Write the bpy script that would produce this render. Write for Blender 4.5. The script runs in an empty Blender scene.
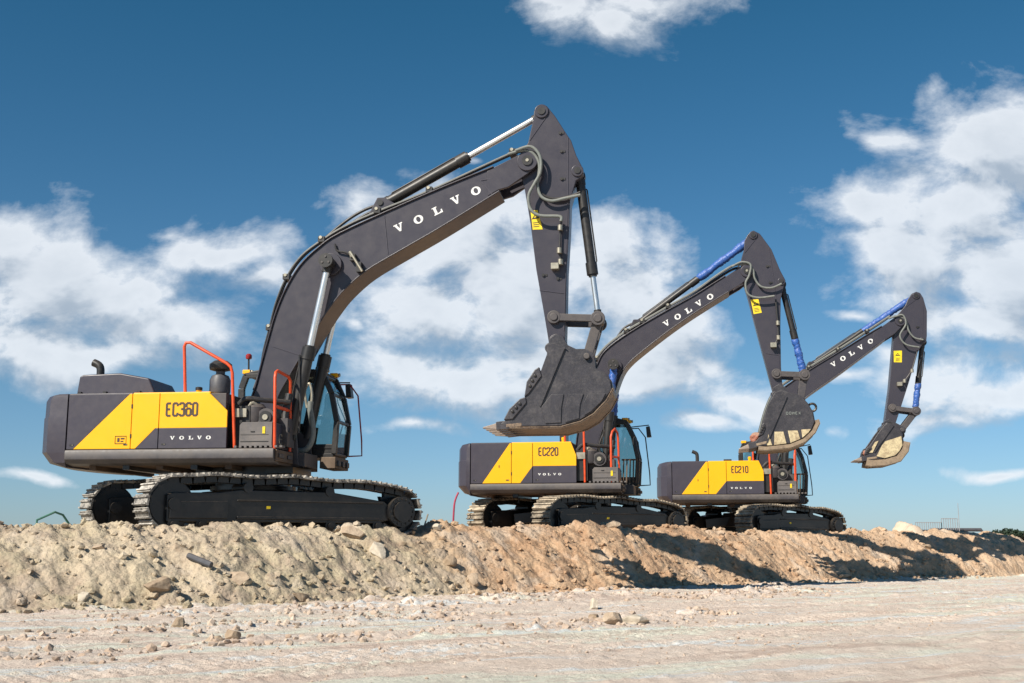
import bpy, bmesh, math, random
import numpy as np
from mathutils import Vector, Matrix, noise as mnoise

R = math.radians
S = bpy.context.scene
COL = S.collection
random.seed(7)

# ------------------------------------------------------------------ camera
EYE = 0.9
PITCH = math.atan(198.5 / 1200)
cam_d = bpy.data.cameras.new('camera')
cam_d.sensor_width = 36.0
cam_d.lens = 36.0 * 1200 / 1024
cam_d.clip_start = 0.1
cam_d.clip_end = 9000
cam = bpy.data.objects.new('camera', cam_d)
COL.objects.link(cam)
cam.location = (0, 0, EYE)
cam.rotation_euler = (R(90) + PITCH, 0, 0)
S.camera = cam
S.render.resolution_x, S.render.resolution_y = 1024, 683

# ------------------------------------------------------------------ light
SUN_FROM = Vector((-0.88, -0.92, 1.0)).normalized()      # towards the sun
sun_el = math.asin(SUN_FROM.z)
sun_az = math.atan2(SUN_FROM.x, SUN_FROM.y)
sd = bpy.data.lights.new('sun', 'SUN')
sd.energy = 5.0
sd.angle = R(0.5)
sd.color = (1.0, 0.93, 0.82)
sun = bpy.data.objects.new('sun', sd)
COL.objects.link(sun)
sun.rotation_euler = (-SUN_FROM).to_track_quat('-Z', 'Y').to_euler()
sun.location = (-30, -30, 40)

S.view_settings.view_transform = 'Standard'
S.view_settings.look = 'None'
S.view_settings.exposure = 0.5
S.view_settings.gamma = 1.0
S.render.engine = 'CYCLES'


# ------------------------------------------------------------------ node helpers
class NT:
    def __init__(self, nt):
        self.nt = nt
        self.n = nt.nodes
        self.l = nt.links

    def node(self, t, **kw):
        o = self.n.new(t)
        for k, v in kw.items():
            setattr(o, k, v)
        return o

    def put(self, sock, v):
        if isinstance(v, bpy.types.NodeSocket):
            self.l.new(v, sock)
        elif v is not None:
            sock.default_value = v

    def math(self, op, a, b=None, c=None, clamp=False):
        o = self.node('ShaderNodeMath', operation=op, use_clamp=clamp)
        self.put(o.inputs[0], a)
        if b is not None:
            self.put(o.inputs[1], b)
        if c is not None:
            self.put(o.inputs[2], c)
        return o.outputs[0]

    def maprange(self, v, a, b, c=0.0, d=1.0, smooth=False):
        o = self.node('ShaderNodeMapRange')
        if smooth:
            o.interpolation_type = 'SMOOTHSTEP'
        self.put(o.inputs[0], v)
        for i, x in enumerate((a, b, c, d)):
            self.put(o.inputs[1 + i], x)
        return o.outputs[0]

    def mix(self, f, a, b, mode='MIX'):
        o = self.node('ShaderNodeMix', data_type='RGBA', blend_type=mode)
        self.put(o.inputs[0], f)
        self.put(o.inputs[6], a if isinstance(a, bpy.types.NodeSocket) else (*a, 1) if len(a) == 3 else a)
        self.put(o.inputs[7], b if isinstance(b, bpy.types.NodeSocket) else (*b, 1) if len(b) == 3 else b)
        return o.outputs[2]

    def noise(self, vec, scale, detail=4, rough=0.55, dist=0.0):
        o = self.node('ShaderNodeTexNoise')
        if vec is not None:
            self.l.new(vec, o.inputs['Vector'])
        o.inputs['Scale'].default_value = scale
        o.inputs['Detail'].default_value = detail
        o.inputs['Roughness'].default_value = rough
        o.inputs['Distortion'].default_value = dist
        return o.outputs[0]

    def mapping(self, vec, scale=(1, 1, 1), rot=(0, 0, 0), loc=(0, 0, 0)):
        o = self.node('ShaderNodeMapping')
        self.l.new(vec, o.inputs[0])
        o.inputs['Location'].default_value = loc
        o.inputs['Rotation'].default_value = rot
        o.inputs['Scale'].default_value = scale
        return o.outputs[0]

    def bump(self, h, strength=0.5, dist=0.02, normal=None):
        o = self.node('ShaderNodeBump')
        o.inputs['Strength'].default_value = strength
        o.inputs['Distance'].default_value = dist
        self.l.new(h, o.inputs['Height'])
        if normal is not None:
            self.l.new(normal, o.inputs['Normal'])
        return o.outputs[0]


def px_dir(px, py):
    """world direction seen at a photograph position -> gnomonic sky coordinates x/y, z/y"""
    a = (px - 512) / 1200
    b = -(py - 341.5) / 1200
    c, s = math.cos(PITCH), math.sin(PITCH)
    y = c - b * s
    return a / y, (s + b * c) / y


# ------------------------------------------------------------------ world: sky and clouds
W = bpy.data.worlds.new('World')
S.world = W
W.use_nodes = True
w = NT(W.node_tree)
w.n.clear()
sky = w.node('ShaderNodeTexSky', sky_type='NISHITA')
sky.sun_disc = False
sky.sun_elevation = sun_el
sky.sun_rotation = sun_az
sky.altitude = 0
sky.air_density = 1.0
sky.dust_density = 0.1
sky.ozone_density = 5.0
tc = w.node('ShaderNodeTexCoord').outputs['Generated']
sep = w.node('ShaderNodeSeparateXYZ')
w.l.new(tc, sep.inputs[0])
ypos = w.math('MAXIMUM', sep.outputs[1], 0.05)
U = w.math('DIVIDE', sep.outputs[0], ypos)
V = w.math('DIVIDE', sep.outputs[2], ypos)
comb = w.node('ShaderNodeCombineXYZ')
w.l.new(U, comb.inputs[0])
w.l.new(V, comb.inputs[1])
uv = comb.outputs[0]
# soft clouds: elliptical cores (photo px centre, half sizes) broken up by noise
CL = [
    (45, 268, 95, 48), (120, 290, 90, 45), (170, 330, 75, 36), (30, 345, 90, 32), (15, 245, 60, 30), (100, 350, 80, 22),
    (215, 250, 62, 26), (262, 272, 40, 24), (170, 228, 30, 12),
    (368, 200, 38, 24), (470, 150, 20, 11), (347, 330, 14, 12),
    (470, 240, 90, 55), (430, 310, 75, 40), (520, 300, 90, 60), (470, 385, 110, 32), (600, 270, 70, 60), (560, 370, 60, 36),
    (415, 432, 50, 8),
    (655, 340, 60, 42), (640, 385, 80, 24), (705, 372, 40, 22), (735, 402, 55, 20),
    (610, 20, 62, 30), (650, 0, 70, 24), (565, 2, 40, 18),
    (880, 135, 58, 24), (935, 98, 30, 18), (868, 212, 42, 30), (1000, 150, 70, 60), (960, 210, 90, 70), (930, 270, 85, 42),
    (1010, 280, 80, 60), (850, 320, 22, 8), (980, 325, 80, 22), (950, 385, 60, 36), (1005, 400, 60, 22), (900, 360, 40, 18),
    (930, 425, 50, 14), (830, 430, 22, 7), (700, 425, 40, 10), (850, 380, 30, 10),
    (30, 482, 40, 6), (1000, 470, 40, 6),
]


def cloud_density(vecuv, warp_off, rmin=0):
    wn = w.node('ShaderNodeTexNoise')
    w.l.new(vecuv, wn.inputs['Vector'])
    wn.inputs['Scale'].default_value = 9
    wn.inputs['Detail'].default_value = 1
    ws = w.node('ShaderNodeVectorMath', operation='SUBTRACT')
    w.l.new(wn.outputs[1], ws.inputs[0])
    ws.inputs[1].default_value = (0.5, 0.5, 0.5)
    wm = w.node('ShaderNodeVectorMath', operation='SCALE')
    w.l.new(ws.outputs[0], wm.inputs[0])
    wm.inputs['Scale'].default_value = 0.05
    wa = w.node('ShaderNodeVectorMath', operation='ADD')
    w.l.new(vecuv, wa.inputs[0])
    w.l.new(wm.outputs[0], wa.inputs[1])
    acc = None
    for (cx, cy, rx, ry) in CL:
        if rx < rmin:
            continue
        u0, v0 = px_dir(cx, cy)
        sb = w.node('ShaderNodeVectorMath', operation='SUBTRACT')
        w.l.new(wa.outputs[0], sb.inputs[0])
        sb.inputs[1].default_value = (u0, v0, 0)
        ml = w.node('ShaderNodeVectorMath', operation='MULTIPLY')
        w.l.new(sb.outputs[0], ml.inputs[0])
        ml.inputs[1].default_value = (1200 / rx / 1.4, 1200 / ry / 1.4, 0)
        ln = w.node('ShaderNodeVectorMath', operation='LENGTH')
        w.l.new(ml.outputs[0], ln.inputs[0])
        m = w.math('SUBTRACT', 0.62 if rx <= 30 else 0.8 if rx < 60 else 1.02, ln.outputs['Value'])
        if acc is None:
            acc = m
        else:
            acc = w.math('SMOOTH_MAX', acc, m, 0.15)
    mp = w.mapping(vecuv, scale=(1, 1.5, 1))
    nb = w.noise(mp, 11, 8 if warp_off == 0 else 4, 0.62, 0.2)
    nn = w.math('MULTIPLY', w.math('SUBTRACT', nb, 0.5), 2.5)
    vn = w.node('ShaderNodeTexVoronoi', feature='SMOOTH_F1')
    vn.voronoi_dimensions = '2D'
    w.l.new(wa.outputs[0], vn.inputs['Vector'])
    vn.inputs['Scale'].default_value = 17
    vn.inputs['Detail'].default_value = 2.0
    vn.inputs['Roughness'].default_value = 0.5
    vn.inputs['Smoothness'].default_value = 0.3
    nn = w.math('ADD', nn, w.math('MULTIPLY', w.math('SUBTRACT', 0.62, vn.outputs['Distance']), 0.30))
    return w.math('ADD', acc, nn)


d0 = cloud_density(uv, 0)
shift = w.node('ShaderNodeVectorMath', operation='ADD')
w.l.new(uv, shift.inputs[0])
shift.inputs[1].default_value = (-0.012, 0.026, 0)
d1 = cloud_density(shift.outputs[0], 1, 58)
mask = w.math('POWER', w.maprange(d0, -0.12, 0.58, 0, 1), 1.25)
relief = w.math('SUBTRACT', d0, d1)
lit = w.maprange(relief, -0.62, 0.30, 0.0, 1.0, smooth=True)
thick = w.maprange(d0, 0.35, 1.5, 0.0, 1.0, smooth=True)
cl_lit = (10.6, 11.1, 11.7)
cl_shade = (5.2, 6.1, 7.2)
cshade = w.mix(lit, cl_shade, cl_lit)
cshade = w.mix(w.math('MULTIPLY', thick, 0.4), cshade, (6.2, 7.0, 7.9))
hs = w.node('ShaderNodeHueSaturation')
w.l.new(sky.outputs[0], hs.inputs['Color'])
hs.inputs['Saturation'].default_value = 1.12
hs.inputs['Value'].default_value = 1.0
gr = w.node('ShaderNodeValToRGB')
w.l.new(sep.outputs[2], gr.inputs[0])
gr.color_ramp.elements[0].position = 0.0
gr.color_ramp.elements[0].color = (0.66, 0.86, 1.22, 1)
gr.color_ramp.elements[1].position = 0.42
gr.color_ramp.elements[1].color = (0.47, 0.92, 0.88, 1)
e = gr.color_ramp.elements.new(0.14)
e.color = (0.84, 0.98, 1.0, 1)
skyg = w.mix(1.0, hs.outputs[0], gr.outputs[0], 'MULTIPLY')
front = w.maprange(sep.outputs[1], 0.05, 0.3, 0, 1)
mk = w.math('MULTIPLY', w.math('MULTIPLY', mask, 0.86), front)
skyc = w.mix(mk, skyg, cshade)
bg = w.node('ShaderNodeBackground')
w.l.new(skyc, bg.inputs[0])
bg.inputs[1].default_value = 0.06
out = w.node('ShaderNodeOutputWorld')
w.l.new(bg.outputs[0], out.inputs[0])


# ------------------------------------------------------------------ materials
def new_mat(name):
    m = bpy.data.materials.new(name)
    m.use_nodes = True
    t = NT(m.node_tree)
    b = m.node_tree.nodes['Principled BSDF']
    return m, t, b


DUST = (0.36, 0.29, 0.215)


def paint(name, col, rough=0.4, dust=0.25, dscale=1.6, metal=0.0, bump=0.05, col2=None, streak=False, spec=0.5, dcol=DUST, dlo=0.42, dhi=0.8):
    m, t, b = new_mat(name)
    oc = t.node('ShaderNodeTexCoord').outputs['Object']
    n1 = t.noise(oc, dscale, 8, 0.65, 0.4)
    n2 = t.noise(oc, dscale * 9, 5, 0.6)
    n3 = t.noise(t.mapping(oc, scale=(6, 0.9, 6) if streak else (1, 1, 1)), dscale * 2.5, 4, 0.6)
    c2 = col2 or tuple(min(1, c * 0.72) for c in col)
    base = t.mix(t.maprange(n3, 0.35, 0.65, 0, 1), col, c2)
    f = t.math('MULTIPLY', t.maprange(t.math('ADD', t.math('MULTIPLY', n1, 0.7), t.math('MULTIPLY', n2, 0.3)), dlo, dhi, 0, 1), dust, clamp=True)
    # dust settles on faces that look upwards
    geo = t.node('ShaderNodeNewGeometry')
    sp = t.node('ShaderNodeSeparateXYZ')
    t.l.new(geo.outputs['Normal'], sp.inputs[0])
    up = t.math('MULTIPLY', t.math('MAXIMUM', sp.outputs[2], 0.0), min(1.0, dust * 1.3))
    f2 = t.math('ADD', f, t.math('MULTIPLY', up, t.maprange(n2, 0.3, 0.7, 0.4, 1)), clamp=True)
    t.l.new(t.mix(f2, base, dcol), b.inputs['Base Color'])
    t.l.new(t.math('ADD', t.math('MULTIPLY', f2, 0.5), t.maprange(n2, 0.3, 0.7, rough - 0.03, rough + 0.04), clamp=True), b.inputs['Roughness'])
    b.inputs['Metallic'].default_value = metal
    b.inputs['Specular IOR Level'].default_value = spec
    if bump:
        t.l.new(t.bump(n2, bump, 0.01), b.inputs['Normal'])
    return m


M = {}
M['grey'] = paint('dark_grey_paint', (0.039, 0.035, 0.046), 0.34, 0.03, 0.6, col2=(0.037, 0.033, 0.043))
M['cwgrey'] = paint('counterweight_paint', (0.047, 0.042, 0.058), 0.38, 0.05, 1.0, col2=(0.043, 0.038, 0.052), bump=0.12)
M['yellow'] = paint('yellow_paint', (0.86, 0.425, 0.001), 0.36, 0.02, 0.8, col2=(0.84, 0.405, 0.001), bump=0.02)
M['deck'] = paint('deck_grey', (0.055, 0.05, 0.055), 0.5, 0.2, 1.4)
M['toolbox'] = paint('toolbox_grey', (0.12, 0.11, 0.11), 0.5, 0.25, 1.6)
M['black'] = paint('black_paint', (0.014, 0.014, 0.015), 0.42, 0.10, 1.3)
M['steelblack'] = paint('undercarriage_black', (0.011, 0.011, 0.012), 0.30, 0.12, 1.2, dlo=0.5, dhi=0.85)
M['rubber'] = paint('hose_rubber', (0.022, 0.022, 0.024), 0.4, 0.1, 3)
M['greyhose'] = paint('sleeved_hose', (0.16, 0.18, 0.17), 0.55, 0.2, 5)
M['chrome'] = paint('chrome_rod', (0.80, 0.79, 0.77), 0.28, 0.05, 4, metal=1.0, bump=0)
M['fitting'] = paint('zinc_fitting', (0.42, 0.39, 0.31), 0.4, 0.2, 4, metal=0.6)
M['orange'] = paint('orange_rail', (0.72, 0.075, 0.012), 0.4, 0.08, 3, bump=0.02)
M['brown'] = paint('dusty_underbody', (0.055, 0.036, 0.024), 0.6, 0.65, 2.2, dcol=(0.22, 0.13, 0.075), dlo=0.35, dhi=0.7)
M['brownface'] = paint('primer_brown', (0.10, 0.058, 0.032), 0.6, 0.35, 3)
M['white'] = paint('white_lettering', (0.78, 0.78, 0.76), 0.5, 0.06, 4, bump=0)
M['letter'] = paint('dark_lettering', (0.05, 0.03, 0.02), 0.5, 0.05, 4, bump=0)
M['signyel'] = paint('yellow_sticker', (0.85, 0.62, 0.01), 0.5, 0.05, 4, bump=0)
M['red'] = paint('red_plastic', (0.30, 0.015, 0.02), 0.35, 0.05, 4)
M['seat'] = paint('seat_fabric', (0.03, 0.03, 0.034), 0.8, 0.05, 4)
M['blue'] = paint('blue_plastic_wrap', (0.03, 0.12, 0.42), 0.35, 0.12, 5, bump=0.9, col2=(0.02, 0.08, 0.30))
M['bucket'] = paint('bucket_steel_paint', (0.040, 0.037, 0.043), 0.36, 0.26, 3.2, bump=0.35, dcol=(0.22, 0.20, 0.19), dlo=0.47, dhi=0.8)
M['worn'] = paint('worn_bucket_floor', (0.17, 0.11, 0.07), 0.5, 0.5, 3.2, streak=True, bump=0.8, dcol=(0.42, 0.31, 0.2), col2=(0.035, 0.025, 0.022), dlo=0.42, dhi=0.7)
M['wornpale'] = paint('pale_worn_steel', (0.20, 0.145, 0.10), 0.55, 0.55, 4.5, bump=0.5, dcol=(0.42, 0.32, 0.21), col2=(0.10, 0.07, 0.05), dlo=0.3, dhi=0.65)
M['cream'] = paint('cream_primer', (0.60, 0.50, 0.30), 0.6, 0.9, 7, bump=0.5, dcol=(0.24, 0.17, 0.11), dlo=0.45, dhi=0.66)
M['tooth'] = paint('tooth_steel', (0.26, 0.21, 0.18), 0.4, 0.5, 6, bump=0.4, dcol=(0.50, 0.40, 0.30))
M['shoe'] = paint('dusty_shoe', (0.035, 0.032, 0.03), 0.45, 0.75, 5.5, bump=0.5, dcol=(0.56, 0.52, 0.46), dlo=0.43, dhi=0.62)
M['shoe2'] = paint('shoe_sandy', (0.045, 0.038, 0.032), 0.5, 0.8, 4.0, bump=0.5, dcol=(0.55, 0.46, 0.34), dlo=0.40, dhi=0.66)
M['wood'] = paint('grey_wood', (0.30, 0.26, 0.20), 0.8, 0.3, 5)
M['teal'] = paint('green_rod', (0.04, 0.16, 0.12), 0.5, 0.1, 5)
M['pink'] = paint('crimson_rope', (0.38, 0.02, 0.07), 0.6, 0.1, 5)
M['clothr'] = paint('dusty_red_cloth', (0.42, 0.15, 0.10), 0.85, 0.6, 9, bump=0.9)
M['galv'] = paint('galvanised', (0.30, 0.32, 0.34), 0.5, 0.1, 3)
M['pipe'] = paint('dark_pipe', (0.06, 0.065, 0.08), 0.5, 0.1, 3)


def chrome_mat():
    m, t, b = new_mat('chrome_steel')
    b.inputs['Base Color'].default_value = (0.74, 0.74, 0.73, 1)
    b.inputs['Metallic'].default_value = 0.85
    oc = t.node('ShaderNodeTexCoord').outputs['Object']
    t.l.new(t.maprange(t.noise(oc, 3, 2), .3, .7, .26, .34), b.inputs['Roughness'])
    M['chrome'] = m


chrome_mat()


def glass_mat():
    m, t, b = new_mat('cab_glass')
    t.n.remove(b)
    tr = t.node('ShaderNodeBsdfTransparent')
    tr.inputs[0].default_value = (0.60, 0.71, 0.70, 1)
    gl = t.node('ShaderNodeBsdfGlossy')
    gl.inputs['Roughness'].default_value = 0.03
    gl.inputs['Color'].default_value = (0.9, 1, 1, 1)
    fr = t.node('ShaderNodeFresnel')
    fr.inputs[0].default_value = 1.5
    mx = t.node('ShaderNodeMixShader')
    t.l.new(t.math('ADD', fr.outputs[0], 0.08, clamp=True), mx.inputs[0])
    t.l.new(tr.outputs[0], mx.inputs[1])
    t.l.new(gl.outputs[0], mx.inputs[2])
    t.l.new(mx.outputs[0], m.node_tree.nodes['Material Output'].inputs[0])
    return m


M['glass'] = glass_mat()


def soil_mats():
    m, t, b = new_mat('soil_ground')
    oc = t.node('ShaderNodeTexCoord').outputs['Object']
    att = t.node('ShaderNodeAttribute', attribute_name='berm')      # 0 flat haul road, 1 heaped soil
    al = t.node('ShaderNodeAttribute', attribute_name='along')      # metres along the heap
    rot = t.mapping(oc, rot=(0, 0, -R(30)))
    big = t.noise(oc, 0.35, 5, 0.6, 0.3)
    mid = t.noise(oc, 1.8, 6, 0.65, 0.2)
    fine = t.noise(oc, 9, 8, 0.7)
    grit = t.noise(oc, 45, 6, 0.7)
    # road: pinkish beige sand with pale and greenish grey scraped streaks
    st = t.noise(t.mapping(rot, scale=(0.16, 1.3, 1)), 0.9, 7, 0.6, 0.6)
    st2 = t.noise(t.mapping(rot, scale=(0.3, 3.2, 1), loc=(5, 3, 0)), 0.9, 6, 0.65, 0.4)
    road = t.mix(t.maprange(mid, 0.32, 0.7), (0.59, 0.48, 0.40), (0.70, 0.60, 0.51))
    road = t.mix(t.math('MULTIPLY', t.maprange(st, 0.50, 0.60, smooth=True), 0.85), road, (0.64, 0.645, 0.54))
    road = t.mix(t.math('MULTIPLY', t.maprange(st2, 0.54, 0.62, smooth=True), 0.75), road, (0.60, 0.635, 0.64))
    road = t.mix(t.math('MULTIPLY', t.maprange(st2, 0.46, 0.36, smooth=True), 0.6), road, (0.44, 0.33, 0.27))
    road = t.mix(t.math('MULTIPLY', t.maprange(grit, 0.50, 0.70), 0.35), road, (0.27, 0.20, 0.15))
    road = t.mix(t.math('MULTIPLY', t.maprange(fine, 0.55, 0.72), 0.35), road, (0.36, 0.27, 0.20))
    # heap: yellowish clay at one end, redder sand towards the other
    fa = t.maprange(t.math('ADD', al.outputs['Fac'], t.math('MULTIPLY', t.math('SUBTRACT', mid, 0.5), 5.0)), 12.0, 13.6, smooth=True)
    fb = t.maprange(t.math('ADD', al.outputs['Fac'], t.math('MULTIPLY', t.math('SUBTRACT', big, 0.5), 10.0)), 21, 27, smooth=True)
    clay = t.mix(t.maprange(mid, 0.36, 0.62, smooth=True), (0.41, 0.325, 0.245), (0.455, 0.385, 0.265))
    clay = t.mix(t.math('MULTIPLY', t.maprange(big, 0.5, 0.62, smooth=True), 0.6), clay, (0.58, 0.48, 0.35))
    sand = t.mix(t.maprange(mid, 0.35, 0.65, smooth=True), (0.43, 0.27, 0.165), (0.51, 0.36, 0.235))
    sand2 = t.mix(t.maprange(mid, 0.35, 0.65, smooth=True), (0.49, 0.33, 0.21), (0.55, 0.40, 0.275))
    heap = t.mix(fb, t.mix(fa, clay, sand), sand2)
    pal = t.noise(t.mapping(rot, scale=(1.0, .5, 1), loc=(2, 7, 0)), 1.1, 5, 0.6, 0.5)
    heap = t.mix(t.math('MULTIPLY', t.maprange(pal, 0.52, 0.64, smooth=True), 0.5), heap, (0.56, 0.475, 0.385))
    heap = t.mix(t.math('MULTIPLY', t.maprange(pal, 0.44, 0.34, smooth=True), 0.4), heap, (0.33, 0.235, 0.165))
    heap = t.mix(t.math('MULTIPLY', t.maprange(fine, 0.55, 0.75), 0.45), heap, (0.66, 0.54, 0.39))
    heap = t.mix(t.math('MULTIPLY', t.maprange(fine, 0.47, 0.28), 0.5), heap, (0.25, 0.165, 0.105))
    bf = t.maprange(t.math('ADD', att.outputs['Fac'], t.math('MULTIPLY', t.math('SUBTRACT', fine, 0.5), 0.5)), 0.1, 0.3, smooth=True)
    t.l.new(t.mix(bf, road, heap), b.inputs['Base Color'])
    b.inputs['Roughness'].default_value = 0.95
    b.inputs['Specular IOR Level'].default_value = 0.15
    vo = t.node('ShaderNodeTexVoronoi', feature='F1')
    t.l.new(oc, vo.inputs['Vector'])
    vo.inputs['Scale'].default_value = 14
    n = t.bump(t.math('MULTIPLY', vo.outputs['Distance'], t.math('MULTIPLY', bf, -1.0)), 0.55, 0.035)
    n = t.bump(fine, 0.8, 0.06, n)
    n = t.bump(grit, 0.7, 0.014, n)
    t.l.new(n, b.inputs['Normal'])
    M['soil'] = m

    def stone(name, c1, c2, sc=6):
        m, t, b = new_mat(name)
        oc = t.node('ShaderNodeTexCoord').outputs['Object']
        n1 = t.noise(oc, sc, 7, 0.65, 0.3)
        n2 = t.noise(oc, sc * 8, 5, 0.65)
        t.l.new(t.mix(t.maprange(n1, 0.35, 0.65), c1, c2), b.inputs['Base Color'])
        b.inputs['Roughness'].default_value = 0.93
        b.inputs['Specular IOR Level'].default_value = 0.2
        t.l.new(t.bump(n2, 0.6, 0.02, t.bump(n1, 0.5, 0.05)), b.inputs['Normal'])
        return m
    M['stone'] = stone('tan_stone', (0.33, 0.25, 0.18), (0.50, 0.395, 0.29))
    M['stonegrey'] = stone('pale_stone', (0.42, 0.36, 0.28), (0.60, 0.53, 0.43))
    M['stonedark'] = stone('dark_stone', (0.26, 0.19, 0.13), (0.40, 0.31, 0.22))
    M['gravelmix'] = stone('gravel_mix', (0.36, 0.27, 0.205), (0.54, 0.435, 0.345), 1.5)
    M['palesand'] = stone('pale_sand', (0.50, 0.39, 0.29), (0.60, 0.49, 0.38), 2)


soil_mats()


# ------------------------------------------------------------------ mesh builder
def tag(o, label=None, cat=None, group=None, kind=None):
    if label:
        o['label'] = label
    if cat:
        o['category'] = cat
    if group:
        o['group'] = group
    if kind:
        o['kind'] = kind
    return o


def empty(name, loc, rz=0):
    o = bpy.data.objects.new(name, None)
    COL.objects.link(o)
    o.location = loc
    o.rotation_euler = (0, 0, rz)
    o.empty_display_size = 0.3
    return o


def smooth_pts(pts, n=6):
    P = [Vector(p) for p in pts]
    if len(P) < 3:
        return P
    out = []
    for i in range(len(P) - 1):
        p0 = P[max(i - 1, 0)]
        p1, p2 = P[i], P[i + 1]
        p3 = P[min(i + 2, len(P) - 1)]
        for k in range(n):
            u = k / n
            out.append(0.5 * ((2 * p1) + (p2 - p0) * u + (2 * p0 - 5 * p1 + 4 * p2 - p3) * u * u + (3 * p1 - p0 - 3 * p2 + p3) * u ** 3))
    out.append(P[-1])
    return out


class MB:
    def __init__(self, *mats):
        self.v, self.f, self.mi = [], [], []
        self.mats = [M[x] for x in mats]
        self.xf = None

    def _add(self, vs, fs, m=0):
        o = len(self.v)
        if self.xf is not None:
            vs = [self.xf @ Vector(p) for p in vs]
        self.v += [tuple(p) for p in vs]
        self.f += [tuple(i + o for i in f) for f in fs]
        self.mi += [m] * len(fs)

    def box(self, x0, x1, y0, y1, z0, z1, m=0):
        vs = [(x, y, z) for z in (z0, z1) for y in (y0, y1) for x in (x0, x1)]
        self._add(vs, [(0, 2, 3, 1), (4, 5, 7, 6), (0, 1, 5, 4), (2, 6, 7, 3), (0, 4, 6, 2), (1, 3, 7, 5)], m)
        return self

    def hexa(self, pts, m=0):
        self._add(pts, [(0, 3, 2, 1), (4, 5, 6, 7), (0, 1, 5, 4), (1, 2, 6, 5), (2, 3, 7, 6), (3, 0, 4, 7)], m)
        return self

    def prism(self, poly, y0, y1, m=0, poly1=None):
        """polygon in x,z pushed from y0 to y1"""
        q = poly1 or poly
        n = len(poly)
        vs = [(x, y0, z) for x, z in poly] + [(x, y1, z) for x, z in q]
        fs = [tuple(range(n)), tuple(range(2 * n - 1, n - 1, -1))]
        fs += [(i, n + i, n + (i + 1) % n, (i + 1) % n) for i in range(n)]
        self._add(vs, fs, m)
        return self

    def sheet(self, poly, y, m=0):
        self._add([(x, y, z) for x, z in poly], [tuple(range(len(poly)))], m)
        return self

    def bar(self, p0, p1, w, h, m=0, up=(0, 0, 1)):
        p0, p1, up = Vector(p0), Vector(p1), Vector(up)
        d = (p1 - p0).normalized()
        a = d.cross(up)
        if a.length < 1e-4:
            a = d.cross(Vector((0, 1, 0)))
        a = a.normalized() * w / 2
        b = a.cross(d).normalized() * h / 2
        vs = [p + s * a + t * b for p in (p0, p1) for s, t in ((-1, -1), (1, -1), (1, 1), (-1, 1))]
        self.hexa(vs, m)
        return self

    def tube(self, pts, r, seg=10, m=0, smooth=0):
        P = smooth_pts(pts, smooth) if smooth else [Vector(p) for p in pts]
        rr = r if isinstance(r, (list, tuple)) else [r] * len(P)
        if len(rr) != len(P):
            rr = [rr[0] + (rr[-1] - rr[0]) * i / (len(P) - 1) for i in range(len(P))]
        t = (P[1] - P[0]).normalized()
        a = t.cross(Vector((0, 1, 0)))
        if a.length < 1e-3:
            a = t.cross(Vector((1, 0, 0)))
        a.normalize()
        vs = []
        for i, p in enumerate(P):
            if 0 < i < len(P) - 1:
                tt = (P[i + 1] - P[i - 1])
            elif i == 0:
                tt = P[1] - P[0]
            else:
                tt = P[-1] - P[-2]
            if tt.length < 1e-6:
                tt = t
            t = tt.normalized()
            a = (a - t * a.dot(t)).normalized()
            b = t.cross(a)
            for k in range(seg):
                an = 2 * math.pi * k / seg
                vs.append(p + (a * math.cos(an) + b * math.sin(an)) * rr[i])
        fs = []
        for i in range(len(P) - 1):
            for k in range(seg):
                k2 = (k + 1) % seg
                fs.append((i * seg + k, i * seg + k2, (i + 1) * seg + k2, (i + 1) * seg + k))
        fs.append(tuple(range(seg - 1, -1, -1)))
        e = (len(P) - 1) * seg
        fs.append(tuple(range(e, e + seg)))
        self._add(vs, fs, m)
        return self

    def cyl(self, p0, p1, r, seg=20, m=0, r1=None):
        return self.tube([p0, p1], [r, r if r1 is None else r1], seg, m)

    def ypin(self, x, z, y0, y1, r, seg=20, m=0):
        return self.cyl((x, y0, z), (x, y1, z), r, seg, m)

    def lathe(self, c, prof, seg=20, m=0):
        """prof: (r,z) pairs about vertical axis through c"""
        vs, fs = [], []
        for r_, z_ in prof:
            for k in range(seg):
                an = 2 * math.pi * k / seg
                vs.append((c[0] + r_ * math.cos(an), c[1] + r_ * math.sin(an), c[2] + z_))
        for i in range(len(prof) - 1):
            for k in range(seg):
                k2 = (k + 1) % seg
                fs.append((i * seg + k, i * seg + k2, (i + 1) * seg + k2, (i + 1) * seg + k))
        fs.append(tuple(range(seg - 1, -1, -1)))
        e = (len(prof) - 1) * seg
        fs.append(tuple(range(e, e + seg)))
        self._add(vs, fs, m)
        return self

    def build(self, name, parent=None, bevel=0, angle=35, segs=2):
        me = bpy.data.meshes.new(name)
        me.from_pydata(self.v, [], self.f)
        for mt in self.mats:
            me.materials.append(mt)
        for p, i in zip(me.polygons, self.mi):
            p.material_index = i
        bm = bmesh.new()
        bm.from_mesh(me)
        bmesh.ops.recalc_face_normals(bm, faces=bm.faces)
        bm.to_mesh(me)
        bm.free()
        me.polygons.foreach_set('use_smooth', [True] * len(me.polygons))
        me.set_sharp_from_angle(angle=R(angle))
        o = bpy.data.objects.new(name, me)
        COL.objects.link(o)
        if parent:
            o.parent = parent
        if bevel:
            b = o.modifiers.new('bevel', 'BEVEL')
            b.width = bevel
            b.segments = segs
            b.limit_method = 'ANGLE'
            b.angle_limit = R(40)
            b.harden_normals = True
        return o


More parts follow.
